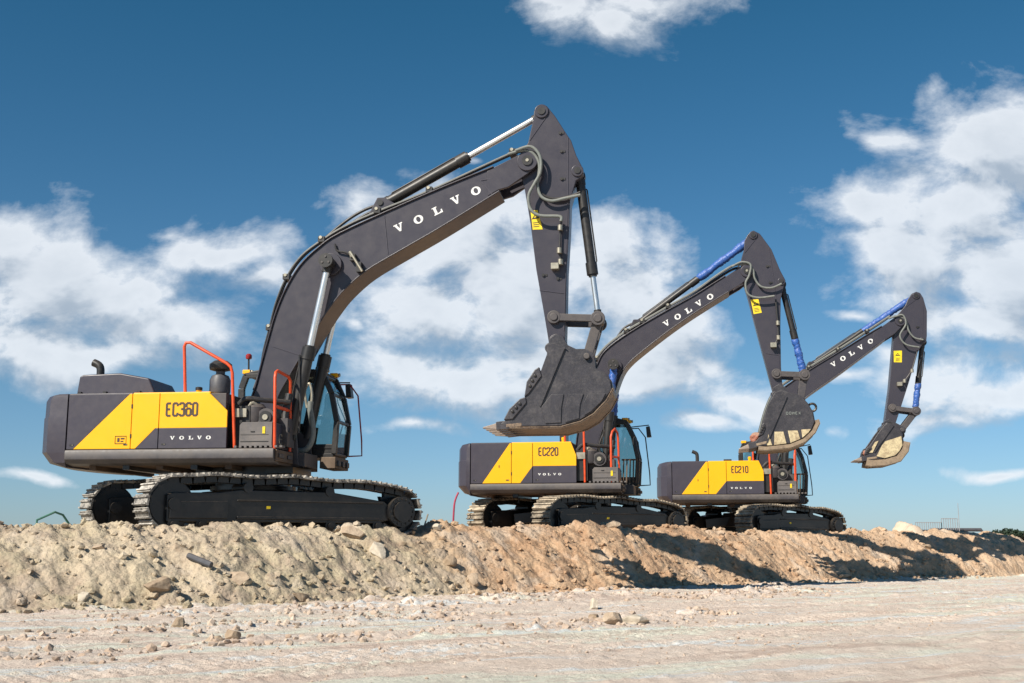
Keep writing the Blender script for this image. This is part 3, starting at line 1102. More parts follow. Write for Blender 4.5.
def house(root, sp):
    Wd = sp['W']
    z0, z1, zt = sp['z0'], sp['z1'], sp['zt']
    xr, xa, xb, xf = sp['xr'], sp['xa'], sp['xb'], sp['xf']
    xe = sp['xe']
    # deck skirt (rounded), floor
    mb = MB('deck', 'brownface')
    h = z1 - z0
    skp = lambda s: [(s * (Wd - .25), z0 - .03), (s * (Wd - .02), z0 + .0), (s * (Wd + .045), z0 + .07), (s * (Wd + .05), z1 - .05), (s * (Wd + .03), z1 - .012), (s * (Wd - .25), z1 - .012)]
    for s in (-1, 1):
        pl = skp(s)
        n = len(pl)
        xfend = xe if s < 0 else sp['cx'][0] - .02
        vs = [(xr + .0, y, z) for y, z in pl] + [(xfend, y, z) for y, z in pl]
        fs = [tuple(range(n)), tuple(range(2 * n - 1, n - 1, -1))] + [(i, n + i, n + (i + 1) % n, (i + 1) % n) for i in range(n)]
        mb._add(vs, fs, 0)
    mb.box(xe + .001, xe + .04, -Wd + .03, -.5, z0 + .02, z1 - .03, 1)
    mb.box(xe + .04, xe + .07, -Wd + .10, -Wd + .35, z0 + .08, z1 - .10, 0)
    mb.box(xe + .04, xe + .07, -.85, -.62, z0 + .08, z1 - .10, 0)
    # boom brackets
    for s in (-1, 1):
        mb.prism([(-.15, z1 - .1), (-.1, sp['foot'][1] + .12), (sp['foot'][0] + .12, sp['foot'][1] + .15), (sp['cylfoot'][0] - .05, sp['cylfoot'][1] + .12), (sp['cylfoot'][0] + .10, sp['cylfoot'][1] + .02), (sp['cylfoot'][0] + .16, z0)], s * .42 - .03, s * .42 + .03)
    mb.box(xe - .1, xe + .22, -.40, .40, z0 - .02, z1 - .02, 0)
    mb.build('deck', root, bevel=.012)
    fl = MB('brown', 'steelblack')
    fl.box(xr, xe - .01, -Wd + .24, Wd - .24, z0 - .028, z1 - .05)
    for k in range(5):
        x = xr + .35 + k * .62
        if x < xe:
            fl.box(x, x + .12, -Wd + .2, Wd - .2, z0 - .10, z0 - .02, k % 2)
    fl.box(-.9, .9, -.55, .55, z0 - .14, z0 - .03, 1)
    fl.tube([(-1.35, -.6, z0 - .1), (-1.36, -.6, z0 - .22)], .02, 8, 1)
    fl.build('underbody', root)
    # core of the hood
    xh = sp['hoodend']
    mb = MB('deck', 'black')
    mb.box(xr, xh, -Wd + .035, Wd - .06, z1 - .01, zt - .03, 0)
    mb.box(xh, sp['cx'][0] if False else xh + .02, -Wd + .1, Wd - .1, z1, zt - .2, 1)
    mb.build('engine_hood', root, bevel=.03)
    tp = MB('cwgrey', 'yellow')
    tp.box(xr, xa - .002, -Wd + .02, Wd - .05, zt - .03, zt + .0, 0)
    tp.box(xa + .002, xf - .32 if sp['big'] else xf - .12, -Wd + .02, -.3, zt - .03, zt + .0, 1)
    tp.build('hood_top', root, bevel=.012)
    # side doors (2 cm proud of the core)
    g = .006
    yo, yi = -Wd, -Wd + .034
    (dx0, dz0), (dx1, dz1) = sp['diag']     # bottom, top of the first colour split
    (ex0, ez0), (ex1, ez1) = sp['diag2']
    zb, ztp = z1 + .0, zt - .02
    d1 = MB('cwgrey', 'yellow')
    d1.prism([(xr + g, zb), (dx0, zb), (dx1, ztp), (xr + g, ztp)], yo, yi, 0)
    d1.prism([(dx0 + .001, zb), (xa - g, zb), (xa - g, ztp), (dx1 + .001, ztp)], yo, yi, 1)
    door = d1.build('side_door', root, bevel=.006)
    k1 = MB('letter')
    if sp['big']:
        x_, z_ = -2.03, 1.58
        k1.tube([(x_, yo - .004, z_), (x_ + .2, yo - .004, z_), (x_ + .2, yo - .004, z_ + .13), (x_, yo - .004, z_ + .13), (x_, yo - .004, z_)], .006, 4)
        k1.box(x_ + .04, x_ + .08, yo - .005, yo - .001, z_ + .03, z_ + .10)
        k1.box(x_ + .10, x_ + .17, yo - .005, yo - .001, z_ + .075, z_ + .10)
        k1.box(x_ + .10, x_ + .15, yo - .005, yo - .001, z_ + .03, z_ + .05)
    else:
        k1.box(xa - .30, xa - .28, yo - .005, yo - .001, z1 + .36, z1 + .42)
    k1.build('emblem', door)
    d2 = MB('cwgrey', 'yellow')
    d2.prism([(ex0, zb), (xb - g, zb), (xb - g, (ez1 if ex1 <= xb else ez0 + (ez1 - ez0) * (xb - ex0) / (ex1 - ex0)) - .0), (ex1, ez1)] if ex1 <= xb - g else
             [(ex0, zb), (xb - g, zb), (xb - g, ez0 + (ez1 - ez0) * (xb - g - ex0) / (ex1 - ex0))], yo, yi, 0)
    up = [(xa + g, zb), (ex0 - .001, zb)]
    if ex1 <= xb - g:
        up += [(ex1 - .001, ez1 + .001), (xb - g, ez1 + .001)]
    else:
        up += [(xb - g, ez0 + .001 + (ez1 - ez0) * (xb - g - ex0) / (ex1 - ex0))]
    up += [(xb - g, ztp), (xa + g, ztp)]
    d2.prism(up, yo, yi, 1)
    d2.build('side_door', root, bevel=.006)
    d3 = MB('cwgrey', 'yellow')
    if ex1 <= xb:
        d3.prism([(xb + g, zb), (xf, zb), (xf, ez1), (xb + g, ez1)], yo, yi, 0)
        d3.prism([(xb + g, ez1 + .001), (xf, ez1 + .001), (xf, sp['fz']), (sp['fx'], ztp), (xb + g, ztp)], yo, yi, 1)
    else:
        zz = ez0 + (ez1 - ez0) * (xb + g - ex0) / (ex1 - ex0)
        d3.prism([(xb + g, zb), (xf, zb), (xf, ez1), (ex1, ez1), (xb + g, zz)], yo, yi, 0)
        d3.prism([(xb + g, zz + .001), (ex1, ez1 + .001), (xf, ez1 + .001), (xf, sp['fz']), (sp['fx'], ztp), (xb + g, ztp)], yo, yi, 1)
    panel = d3.build('side_panel', root, bevel=.006)
    for dobj, hx_ in ((door, xa - .09), (door, xr + .10), (panel, xb + .10)):
        lt = MB('black', 'fitting')
        lt.box(hx_ - .035, hx_ + .035, yo - .006, yo + .002, z1 + .06, z1 + .085, 0)
        lt.ypin(hx_ + .02, z1 + .072, yo - .009, yo - .005, .008, 8, 1)
        lt.build('latch', dobj)
    for hz_ in (z1 + .22, zt - .24):
        hg = MB('black')
        hg.box(xa - .012, xa + .012, yo - .008, yo + .004, hz_ - .035, hz_ + .035)
        hg.build('hinge', door)
    text_strokes(panel, 'model_lettering', sp['model'], sp['mx'], sp['mz'], yo - .004, sp['mw'], sp['mh'], sp['mg'], sp['mwt'], 'letter')
    text_slab(panel, 'brand_lettering', 'VOLVO', sp['sv'], yo - .004, sp['svw'], sp['svh'], ang=0.0)
    # counterweight: curved back, chamfered lower edge
    cw = MB('cwgrey', 'deck')
    rx, ny = sp['cwr'], 15
    ring = []
    Rr = sp['cwx']
    prof = [(z0 - .06, .42), (z0 + .02, .14), (z1 - .07, .02), (z1 - .045, .0), (zt - .42, .0), (zt - .40, .015), (zt - .12, .02), (zt - .03, .07), (zt - .005, .16)]
    yy = [(-Wd - .015) * math.cos(math.pi * i / (ny - 1)) for i in range(ny)]
    yy = [(-Wd - .015) + (2 * Wd + .03) * i / (ny - 1) for i in range(ny)]
    vs, fs = [], []
    for z, ins in prof:
        for i, y in enumerate(yy):
            u = abs(y) / (Wd + .015)
            corner = .10 * max(0, (u - .86) / .14) ** 2
            x = -Rr + (Rr + rx) * (u ** 2.4) * 1.0 + ins + corner
            x = min(x, xr - .02)
            yk = y * (1 - ins * .25 / Wd)
            vs.append((x, yk, z))
        for y in (yy[-1], yy[0]):
            vs.append((xr - .012, y * (1 - (ins * .2 if z < z1 else ins * .1) / Wd), z))
    n = ny + 2
    for j in range(len(prof) - 1):
        for i in range(n):
            i2 = (i + 1) % n
            fs.append((j * n + i, j * n + i2, (j + 1) * n + i2, (j + 1) * n + i))
    fs.append(tuple(range(n)))
    fs.append(tuple(range(len(prof) * n - 1, (len(prof) - 1) * n - 1, -1)))
    cw._add(vs, fs, 0)
    cw.build('counterweight', root, angle=25)
    cs = MB('deck')
    cs.box(-Rr + .5, xr - .02, -Wd - .016, -Wd - .012, z1 - .05, z1 - .042)
    return


def rails(root, sp):
    for nm, pts in sp['rails']:
        mb = MB('orange')
        for p in pts:
            mb.tube(p, .028 if sp['big'] else .026, 10)
        mb.build('handrail', root, angle=60)


def front_bits(root, sp):
    Wd, z1 = sp['W'], sp['z1']
    x0, x1 = sp['tb']
    zt = sp['tbz']
    tb = MB('toolbox', 'black', 'signyel', 'cwgrey')
    tb.prism([(x0, z1 + .03), (x0, zt - .05), (x0 + .05, zt), (x1, zt), (x1, z1 + .03)], -Wd + .03, -.52, 0)
    tb.box(x0 + .02, x1 - .06, -Wd + .022, -Wd + .031, z1 + .10, z1 + .115, 1)
    tb.box(x0 + .02, x1 - .06, -Wd + .022, -Wd + .031, z1 + .22, z1 + .228, 1)
    tb.box(x0 + .20, x0 + .27, -Wd + .015, -Wd + .031, z1 + .27, z1 + .285, 1)
    tb.box(x1 - .17, x1 - .12, -Wd + .02, -Wd + .031, zt - .2, zt - .08, 2)
    tb.hexa([(x1 + .001, -Wd + .05, z1 + .02), (x1 + .02, -Wd + .05, z1 + .0), (x1 + .02, -.55, z1 + .0), (x1 + .001, -.55, z1 + .02),
             (x1 + .001, -Wd + .05, zt - .01), (x1 + .02, -Wd + .05, zt - .05), (x1 + .02, -.55, zt - .05), (x1 + .001, -.55, zt - .01)], 3)
    to = tb.build('tool_box', root, bevel=.012)
    if sp['big']:
        em = MB('fitting')
        cx_ = x1 + .025
        pts = [(cx_, -1.0 + .09 * math.cos(a), z1 + .17 + .09 * math.sin(a)) for a in [R(40 + 280 * k / 12) for k in range(13)]]
        em.tube(pts, .01, 6)
        em.tube([(cx_, -1.06, z1 + .17), (cx_, -.94, z1 + .17)], .01, 6)
        em.build('emblem', to)
    # tread plate
    tp = MB('toolbox')
    for k in range(10):
        xx = x0 - .08 + k * .09
        tp.box(xx, xx + .045, -Wd + .0, -Wd + .16, z1 + .0, z1 + .035)
    tp.build('tread_step', root)
    # engine bay clutter between the hood and the boom
    cl = MB('black', 'fitting', 'deck', 'rubber')
    hx = sp['hoodend']
    cl.lathe((hx + .38, -.95, z1 + .45), [(.17, 0), (.19, .05), (.19, .28), (.14, .34), (.05, .36)], 20, 2)
    cl.ypin(hx + .62, z1 + .55, -1.1, -.75, .16, 22, 2)
    cl.ypin(hx + .62, z1 + .55, -1.13, -1.09, .11, 22, 0)
    cl.ypin(hx + .62, z1 + .55, -1.15, -1.12, .05, 16, 1)
    cl.box(hx + .02, hx + .35, -1.15, -.5, z1 + .05, z1 + .75, 0)
    cl.box(hx + .35, hx + .95, -.9, -.5, z1 + .05, z1 + .55, 2)
    cl.box(hx + .1, hx + .3, -1.2, -1.0, z1 + .55, z1 + .7, 1)
    cl.tube([(hx + .1, -1.1, z1 + .75), (hx + .25, -1.1, z1 + .88), (hx + .55, -1.0, z1 + .86), (hx + .95, -.8, z1 + .84)], .045, 10, 3, 5)
    cl.tube([(hx + .2, -1.05, z1 + .45), (hx + .35, -1.1, z1 + .8), (hx + .5, -1.0, z1 + .7)], .03, 8, 1, 5)
    cl.tube([(hx + .9, -.7, z1 + 1.0), (hx + .85, -.75, z1 + .6), (hx + .9, -.8, z1 + .3)], .07, 10, 0, 5)
    cl.build('engine_bay_part', root)
    fc = MB('yellow' if sp['big'] else 'yellow', 'black')
    fx_ = sp['cap']
    fc.lathe((fx_, -.8, sp['zt'] - .03), [(.045, 0), (.045, .10), (.05, .11), (.05, .16), (.03, .17)], 16, 0)
    if sp['big']:
        fc.lathe((fx_, -.8, sp['zt'] + .10), [(.062, 0), (.062, .05), (.04, .06)], 16, 1)
    fc.build('filler_cap', root)


def arm_assembly(root, sp):
    ha = sp['ha']
    mb = MB('grey')
    mb.prism(sp['arm'], -ha, ha)
    # side flanges and bosses
    for (x, z, r_) in sp['armpins']:
        mb.ypin(x, z, -ha - .035, ha + .035, r_, 26)
    arm = mb.build('arm', root, bevel=.012)
    for (x, z, r_) in sp['armpins']:
        pn = MB('black', 'deck')
        pn.ypin(x, z, -ha - .055, ha + .055, r_ * .55, 20)
        pn.build('pin', arm)
    # weld seam + plate edge
    for a, b in sp['armseams']:
        ws = MB('cwgrey')
        ws.bar((a[0], -ha - .004, a[1]), (b[0], -ha - .004, b[1]), .012, .014, 0, up=(0, 1, 0))
        ws.build('weld_seam', arm)
    for (x, z) in sp['armbolts']:
        bl = MB('black')
        bl.ypin(x, z, -ha - .03, -ha, .028, 10)
        bl.box(x - .02, x + .07, -ha - .012, -ha - .001, z - .02, z + .02)
        bl.build('bolt', arm)
    sg = MB('signyel', 'black')
    q = sp['sign']
    sg.sheet(q, -ha - .004, 0)
    cx_ = sum(p[0] for p in q) / 4
    cz_ = sum(p[1] for p in q) / 4
    hh = (q[0][1] - q[3][1]) * .5
    ax = (Vector(q[0]) - Vector(q[3])).normalized()
    rt = Vector((ax.y, -ax.x))
    c0 = Vector((cx_, cz_))

    def P_(u, v):
        p = c0 + rt * u + ax * v
        return (p.x, p.y)
    s_ = hh * .42
    tri = [P_(0, s_ * 1.5), P_(-s_, .02), P_(s_, .02)]
    tri_i = [P_(0, s_ * 1.1), P_(-s_ * .55, .045), P_(s_ * .55, .045)]
    for k in range(3):
        k2 = (k + 1) % 3
        sg._add([(tri[k][0], -ha - .007, tri[k][1]), (tri[k2][0], -ha - .007, tri[k2][1]), (tri_i[k2][0], -ha - .007, tri_i[k2][1]), (tri_i[k][0], -ha - .007, tri_i[k][1])], [(0, 1, 2, 3)], 1)
    for v in (-.25, -.45, -.65):
        a, b, c, d = P_(-s_ * .8, hh * v), P_(s_ * .7, hh * v), P_(s_ * .7, hh * (v - .07)), P_(-s_ * .8, hh * (v - .07))
        sg.sheet([a, b, c, d], -ha - .007, 1)
    so = sg.build('warning_sign', arm)
    tag(so, 'yellow warning sticker with a black triangle')
    # valve stack with fittings
    vp = sp['valve']
    vb = MB('fitting', 'rubber')
    vb.tube([(p[0], -ha - .06, p[1]) for p in vp], .02, 8, 1)
    for p in vp[1:]:
        vb.cyl((p[0], -ha - .11, p[1] - .05), (p[0], -ha - .11, p[1] + .05), .045, 12)
        vb.box(p[0] - .04, p[0] + .04, -ha - .1, -ha - .0, p[1] - .03, p[1] + .03)
    p = vp[-1]
    vb.box(p[0] - .09, p[0] + .05, -ha - .16, -ha - .01, p[1] - .06, p[1] + .05)
    vb.build('hose_valve', arm, bevel=.005)
    return arm


def linkage(root, sp):
    ha = sp['ha']
    a, b, c = sp['link']      # arm pin, joint, bucket rear pin
    for s in (-1, 1):
        mb = MB('deck')
        y = s * (ha + .06)
        mb.bar((a[0], y, a[1]), (b[0], y, b[1]), .06, .13)
        mb.ypin(a[0], a[1], y - .035, y + .035, .12, 22)
        mb.ypin(b[0], b[1], y - .035, y + .035, .13, 22)
        mb.build('link_bar', root, bevel=.012)
    mb = MB('deck')
    y = ha * .8
    for s in (-1, 1):
        mb.bar((b[0], s * y, b[1]), (c[0], s * y, c[1]), .09, .17, 0, up=(1, 0, 0))
        mb.ypin(c[0], c[1], s * y - .06, s * y + .06, .12, 22)
    mb.ypin(b[0], b[1], -ha - .12, ha + .12, .075, 20)
    mb.ypin(c[0], c[1], -ha - .14, ha + .14, .055, 20)
    mb.ypin(a[0], a[1], -ha - .12, ha + .12, .07, 20)
    mb.build('bucket_link', root, bevel=.012)


def smooth2(pl, n=4):
    q = smooth_pts([(p[0], 0, p[1]) for p in pl], n)
    return [(v.x, v.z) for v in q]


def boom(root, sp):
    w_ = sp['bw']
    mb = box_section(root, 'boom', smooth2(sp['btop']), smooth2(sp['blow']), w_, w_ + .035)
    fx, fz = sp['foot']
    mb.ypin(fx, fz, -.42, .42, .17, 28)
    # fork plates round the arm pin
    px_, pz_ = sp['armpin']
    fk = sp['fork']
    for s in (-1, 1):
        ya, yb = sorted((s * (sp['ha'] + .025), s * (w_ + .01)))
        mb.prism(fk, ya, yb)
        ya, yb = sorted((s * (sp['ha'] + .025), s * (w_ + .05)))
        mb.ypin(px_, pz_, ya, yb, sp['pr'], 30)
    cx_, cz_ = sp['cylpin']
    mb.ypin(cx_, cz_, -w_ - .06, w_ + .06, .21 if sp['big'] else .18, 30)
    # arm cylinder bracket on the back of the boom
    ax, az = sp['acyl'][0]
    for s in (-1, 1):
        mb.prism([(ax - .22, az - .22), (ax - .06, az + .10), (ax + .08, az + .10), (ax + .34, az - .06)], s * .15 - .025, s * .15 + .025)
    bo = mb.build('boom', root, bevel=.012)
    pn = MB('black', 'fitting', 'deck')
    pn.ypin(px_, pz_, -w_ - .075, w_ + .075, sp['pr'] * .5, 24)
    pn.ypin(px_, pz_, -w_ - .085, -w_ - .07, .03, 12, 1)
    pn.build('pin', bo)
    pn = MB('black', 'fitting', 'deck')
    pn.ypin(cx_, cz_, -w_ - .38, w_ + .38, .075, 24)
    pn.ypin(cx_, cz_, -w_ - .385, -w_ - .32, .13, 24, 0)
    for k in range(3):
        a = R(90 + 120 * k)
        pn.ypin(cx_ + .07 * math.cos(a), cz_ + .07 * math.sin(a), -w_ - .40, -w_ - .384, .02, 8, 2)
    pn.build('pin', bo)
    pn = MB('black')
    pn.ypin(ax, az, -.2, .2, .055, 16)
    pn.build('pin', bo)
    for a, b in sp['bseams']:
        ws = MB('cwgrey')
        ws.bar((a[0], -w_ - .004, a[1]), (b[0], -w_ - .004, b[1]), .012, .014, 0, up=(0, 1, 0))
        ws.build('weld_seam', bo)
    if sp['bigv']:
        (x, z) = sp['bigv']
        vb = MB('fitting', 'rubber', 'black')
        vb.box(x - .05, x + .05, -w_ - .10, -w_ + .0, z - .08, z + .04, 2)
        vb.cyl((x - .04, -w_ - .11, z + .08), (x + .0, -w_ - .11, z - .02), .035, 10, 0)
        vb.box(x + .08, x + .17, -w_ - .12, -w_ + .0, z - .30, z - .12, 2)
        vb.cyl((x - .02, -w_ - .13, z + .05), (x + .2, -w_ - .13, z - .3), .025, 10, 0)
        vb.tube([(x - .35, -w_ - .04, z + .25), (x - .3, -w_ - .05, z + .12), (x - .15, -w_ - .06, z + .08), (x, -w_ - .06, z)], .018, 8, 1, 5)
        vb.build('valve_block', bo)
    text_slab(bo, 'brand_lettering', 'VOLVO', sp['bv'], -w_ - .005, sp['bvw'], sp['bvh'])
    # hoses: along the back of the boom
    ht = sp['hosetop']
    for k, (y, dz, r_, mt) in enumerate(((-w_ + .02, .02, .02, 'rubber'), (-w_ + .10, .05, .026, 'greyhose'), (-w_ + .20, .06, .026, 'rubber'), (.18, .05, .026, 'rubber'), (.26, .05, .022, 'rubber'))):
        hose(bo, [(x - dz * .7, y, z + dz) for x, z in ht], r_, mt)
    for i in sp['clampidx']:
        cm = MB('black', 'fitting')
        x, z = ht[i]
        cm.box(x - .07, x + .05, -w_ - .02, -w_ + .30, z + .0, z + .10, 0)
        cm.ypin(x - .02, z + .08, -w_ - .035, -w_ + .02, .03, 10, 1)
        cm.build('hose_clamp', bo)
    for (pts, r_, mt, y) in sp['loops']:
        hose(bo, pts, r_, mt, y)
    return bo


def excavator(sp):
    root = empty('excavator', sp['loc'], -sp['psi'])
    tag(root, sp['label'], 'excavator', 'excavators lined up on the heaped soil')
    undercarriage(root, sp)
    house(root, sp)
    front_bits(root, sp)
    rails(root, sp)
    cab(root, sp)
    boom(root, sp)
    arm_assembly(root, sp)
    linkage(root, sp)
    bucket(root, sp)
    w_ = sp['bw']
    for y in (-w_ - .17, w_ + .17):
        cylinder(root, sp['cylfoot'], sp['cylpin'], sp['bsplit'], sp['brb'], sp['brr'], y, wrap=sp.get('bwrap'))
    cylinder(root, sp['acyl'][0], sp['acyl'][1], sp['asplit'], sp['arb'], sp['arr'], 0, wrap=sp.get('awrap'))
    cylinder(root, sp['kcyl'][0], sp['kcyl'][1], sp['ksplit'], sp['krb'], sp['krr'], 0, wrap=sp.get('kwrap'))
    return root


PSI = [R(7.5), R(10), R(9)]
TH = R(37)
X1 = dict(
    big=True, loc=(-4.7, 22, .97), psi=PSI[0], phi=TH + PSI[0], label='largest excavator with EC360 lettering and bare chrome rods, nearest on the soil heap',
    L=2.6, g=2.74, sw=.3, rz=.47, rr=.44, pitch=.216, shoe='shoe', drop=.035,
    W=1.42, z0=1.24, z1=1.49, zt=2.47, xr=-2.93, xa=-1.75, xb=-1.25, xf=-.02, xe=.84, hoodend=-.06,
    diag=((-2.80, 1.5), (-1.80, 2.45)), diag2=((-1.66, 1.49), (-1.31, 1.84)), fx=-.36, fz=2.13, cwr=-3.38, cwx=3.66,
    model='EC360', mx=-1.115, mz=2.055, mw=.077, mh=.215, mg=.042, mwt=.037,
    sv=((-.82 - .17, 1.67), (-.82, 1.67), (-.655, 1.67), (-.50, 1.67), (-.34, 1.67)), svw=.085, svh=.062,
    tb=(.20, .78), tbz=1.93, cap=-.80,
    rails=[('a', [[(-.83, -1.33, 2.45), (-.885, -1.33, 3.28), (-.86, -1.33, 3.345), (-.78, -1.33, 3.35), (-.10, -1.33, 2.97), (-.02, -1.33, 2.90), (.01, -1.33, 2.80), (.10, -1.33, 1.50)]]),
           ('b', [[(.83, -1.38, 1.47), (.80, -1.38, 2.70), (.80, -1.35, 2.79), (.80, -1.26, 2.83), (.82, -.72, 2.80), (.84, -.65, 2.73), (.86, -.64, 1.47)], [(.81, -1.38, 2.20), (.85, -.64, 2.19)]])],
    cy=(.50, 1.42), cx=(-.5, 1.35), ct=3.06, redbar=True, mirror=(1.32, 2.80),
    foot=(.22, 1.92), cylfoot=(.81, 1.75), bw=.33,
    btop=[(0.0, 1.95), (0.0, 2.35), (0.10, 2.70), (0.20, 3.13), (0.30, 3.53), (0.42, 3.99), (0.60, 4.46), (0.86, 4.90), (1.19, 5.22), (1.60, 5.49), (2.72, 5.97), (3.65, 6.34), (4.45, 6.64)],
    blow=[(4.55, 6.20), (3.47, 5.56), (2.73, 5.15), (2.10, 4.79), (1.68, 4.43), (1.43, 4.12), (1.21, 3.78), (0.93, 3.28), (0.68, 2.84), (0.50, 2.50), (0.42, 2.10), (0.36, 1.80)],
    armpin=(5.07, 6.73), pr=.19, fork=[(4.32, 6.57), (4.45, 6.64), (5.0, 6.90), (5.20, 6.86), (5.24, 6.70), (5.18, 6.57), (4.72, 6.26), (4.53, 6.21), (4.34, 6.10)],
    cylpin=(1.44, 4.91), bigv=(1.86, 5.04), bseams=[((.38, 3.42), (.88, 3.25)), ((2.42, 5.80), (2.50, 5.08)), ((4.2, 6.4), (4.45, 6.1)), ((4.2, 6.4), (4.4, 6.43))],
    bv=((2.70, 5.57), (3.06, 5.71), (3.41, 5.87), (3.75, 6.05), (4.12, 6.21)), bvw=.175, bvh=.15,
    hosetop=[(0.05, 2.6), (0.16, 2.95), (0.22, 3.34), (0.31, 3.72), (0.42, 4.2), (0.60, 4.66), (0.87, 5.06), (1.25, 5.35), (1.68, 5.60), (2.29, 5.86), (3.26, 6.22), (4.19, 6.62), (4.80, 6.88), (5.0, 6.93)],
    clampidx=(3, 5, 7, 9, 10, 12),
    loops=[([(4.86, 6.91), (5.10, 6.98), (5.24, 6.90), (5.32, 6.73), (5.31, 6.48), (5.20, 6.27), (5.10, 6.06), (5.13, 5.81), (5.30, 5.68), (5.66, 5.65), (5.68, 5.56)], .03, 'greyhose', -.42),
           ([(4.72, 6.87), (4.92, 6.92), (5.10, 6.91), (5.22, 6.81), (5.29, 6.63), (5.27, 6.41), (5.25, 6.27), (5.32, 6.05), (5.51, 5.96), (5.75, 6.00), (6.03, 6.05)], .03, 'greyhose', -.36),
           ([(4.80, 6.92), (5.12, 6.93), (5.26, 6.80), (5.31, 6.58), (5.26, 6.36), (5.30, 6.14), (5.52, 6.02), (5.8, 6.04), (6.02, 6.12)], .025, 'rubber', -.30),
           ([(1.18, 5.42), (1.62, 5.78), (2.0, 6.0), (2.4, 6.12)], .03, 'rubber', -.10),
           ([(1.10, 5.36), (1.58, 5.70), (2.05, 5.98), (2.5, 6.08)], .03, 'rubber', .05),
           ([(1.06, 2.42), (1.05, 2.28), (1.09, 2.08), (1.12, 1.86), (1.08, 1.66), (.98, 1.54), (.82, 1.52)], .055, 'greyhose', -.12),
           ([(1.08, 2.40), (1.08, 2.58), (1.03, 2.75), (.95, 2.60), (1.0, 2.3)], .025, 'fitting', -.14),
           ([(.98, 3.2), (1.0, 2.6), (1.03, 2.2), (1.0, 1.8)], .02, 'rubber', -.62)],
    arm=[(5.17, 7.58), (5.18, 7.72), (5.23, 7.80), (5.32, 7.84), (5.42, 7.80), (5.57, 7.60), (5.79, 7.23), (5.86, 7.12), (5.95, 6.84), (6.07, 6.58), (6.08, 6.48), (6.03, 6.42), (5.94, 6.36), (5.83, 5.98), (5.81, 5.44), (5.76, 4.69), (5.74, 3.93), (5.72, 3.40), (5.66, 3.28), (5.52, 3.25), (5.44, 3.34), (5.36, 3.85), (5.21, 4.74), (5.11, 5.58), (5.00, 6.26), (4.90, 6.60), (4.90, 6.85), (5.0, 7.0), (5.07, 7.12)],
    ha=.235, armpins=[(5.32, 7.70, .13), (5.97, 6.54, .11), (5.53, 3.84, .12), (5.58, 3.40, .15)],
    armseams=[((5.10, 7.16), (5.45, 7.66)), ((5.80, 7.18), (5.79, 6.0)), ((5.79, 6.0), (5.70, 3.6)), ((5.27, 4.35), (5.72, 4.28))],
    armbolts=[(5.66, 7.27), (5.68, 6.92), (5.68, 6.40), (5.60, 4.55), (5.34, 4.62)],
    sign=[(5.11, 5.83), (5.24, 5.83), (5.33, 5.47), (5.15, 5.47)],
    valve=[(5.68, 5.60), (5.66, 5.46), (5.64, 5.04), (5.66, 4.83), (5.58, 4.76)],
    acyl=((2.30, 6.10), (5.30, 7.72)), asplit=.53, arb=.10, arr=.058,
    kcyl=((5.99, 6.50), (6.31, 3.82)), ksplit=.68, krb=.085, krr=.05,
    bsplit=.50, brb=.105, brr=.062,
    link=((5.53, 3.84), (6.31, 3.80), (6.11, 3.12)),
    bucket=dict(hw=.78, ey=.25, floor='worn', cream=False, nt=5, lip=(4.76, 1.87), tip=(4.33, 1.84),
                side=[(5.46, 3.28), (5.45, 3.10), (5.35, 2.83), (5.10, 2.41), (4.80, 2.03), (4.64, 1.90), (4.72, 1.86), (5.67, 1.86), (6.00, 1.95), (6.22, 2.08), (6.44, 2.32), (6.56, 2.46), (6.54, 2.62), (6.42, 2.76), (6.26, 2.84), (6.08, 2.93), (5.90, 3.06), (5.72, 3.22), (5.58, 3.29)],
                shell=[(4.70, 1.855), (5.67, 1.855), (6.02, 1.945), (6.24, 2.07), (6.46, 2.30), (6.58, 2.46), (6.56, 2.63), (6.43, 2.78), (6.27, 2.86), (6.09, 2.95), (5.91, 3.08), (5.73, 3.24), (5.58, 3.31), (5.47, 3.30)][::-1],
                floorpath=[(6.57, 2.50), (6.46, 2.30), (6.24, 2.07), (6.02, 1.945), (5.67, 1.855), (4.80, 1.855)][::1],
                throat=(5.5, 3.22), ear=[(5.44, 3.22), (5.46, 3.46), (5.56, 3.54), (5.68, 3.49), (5.76, 3.34), (5.92, 3.26), (6.08, 3.26), (6.22, 3.18), (6.26, 3.02), (6.26, 2.85), (6.0, 2.8), (5.5, 3.05)],
                rib=((5.76, 3.22), (5.33, 2.20)),
                pads=[[(5.53, 2.40), (5.35, 2.18), (5.42, 1.90), (5.69, 1.91), (5.70, 2.18), (5.74, 2.40)], [(5.83, 2.40), (5.75, 2.15), (5.76, 1.91), (6.00, 1.98), (6.02, 2.22), (6.08, 2.40)], [(6.16, 2.40), (6.07, 2.22), (6.09, 2.03), (6.21, 2.10), (6.39, 2.27), (6.46, 2.40)]],
                cutters=[[(5.32, 2.88), (5.24, 2.83), (5.10, 2.62), (5.06, 2.36), (5.14, 2.42), (5.36, 2.72)], [(5.08, 2.36), (4.98, 2.33), (4.80, 2.16), (4.70, 1.97), (4.86, 1.98), (5.10, 2.26)]]),
)


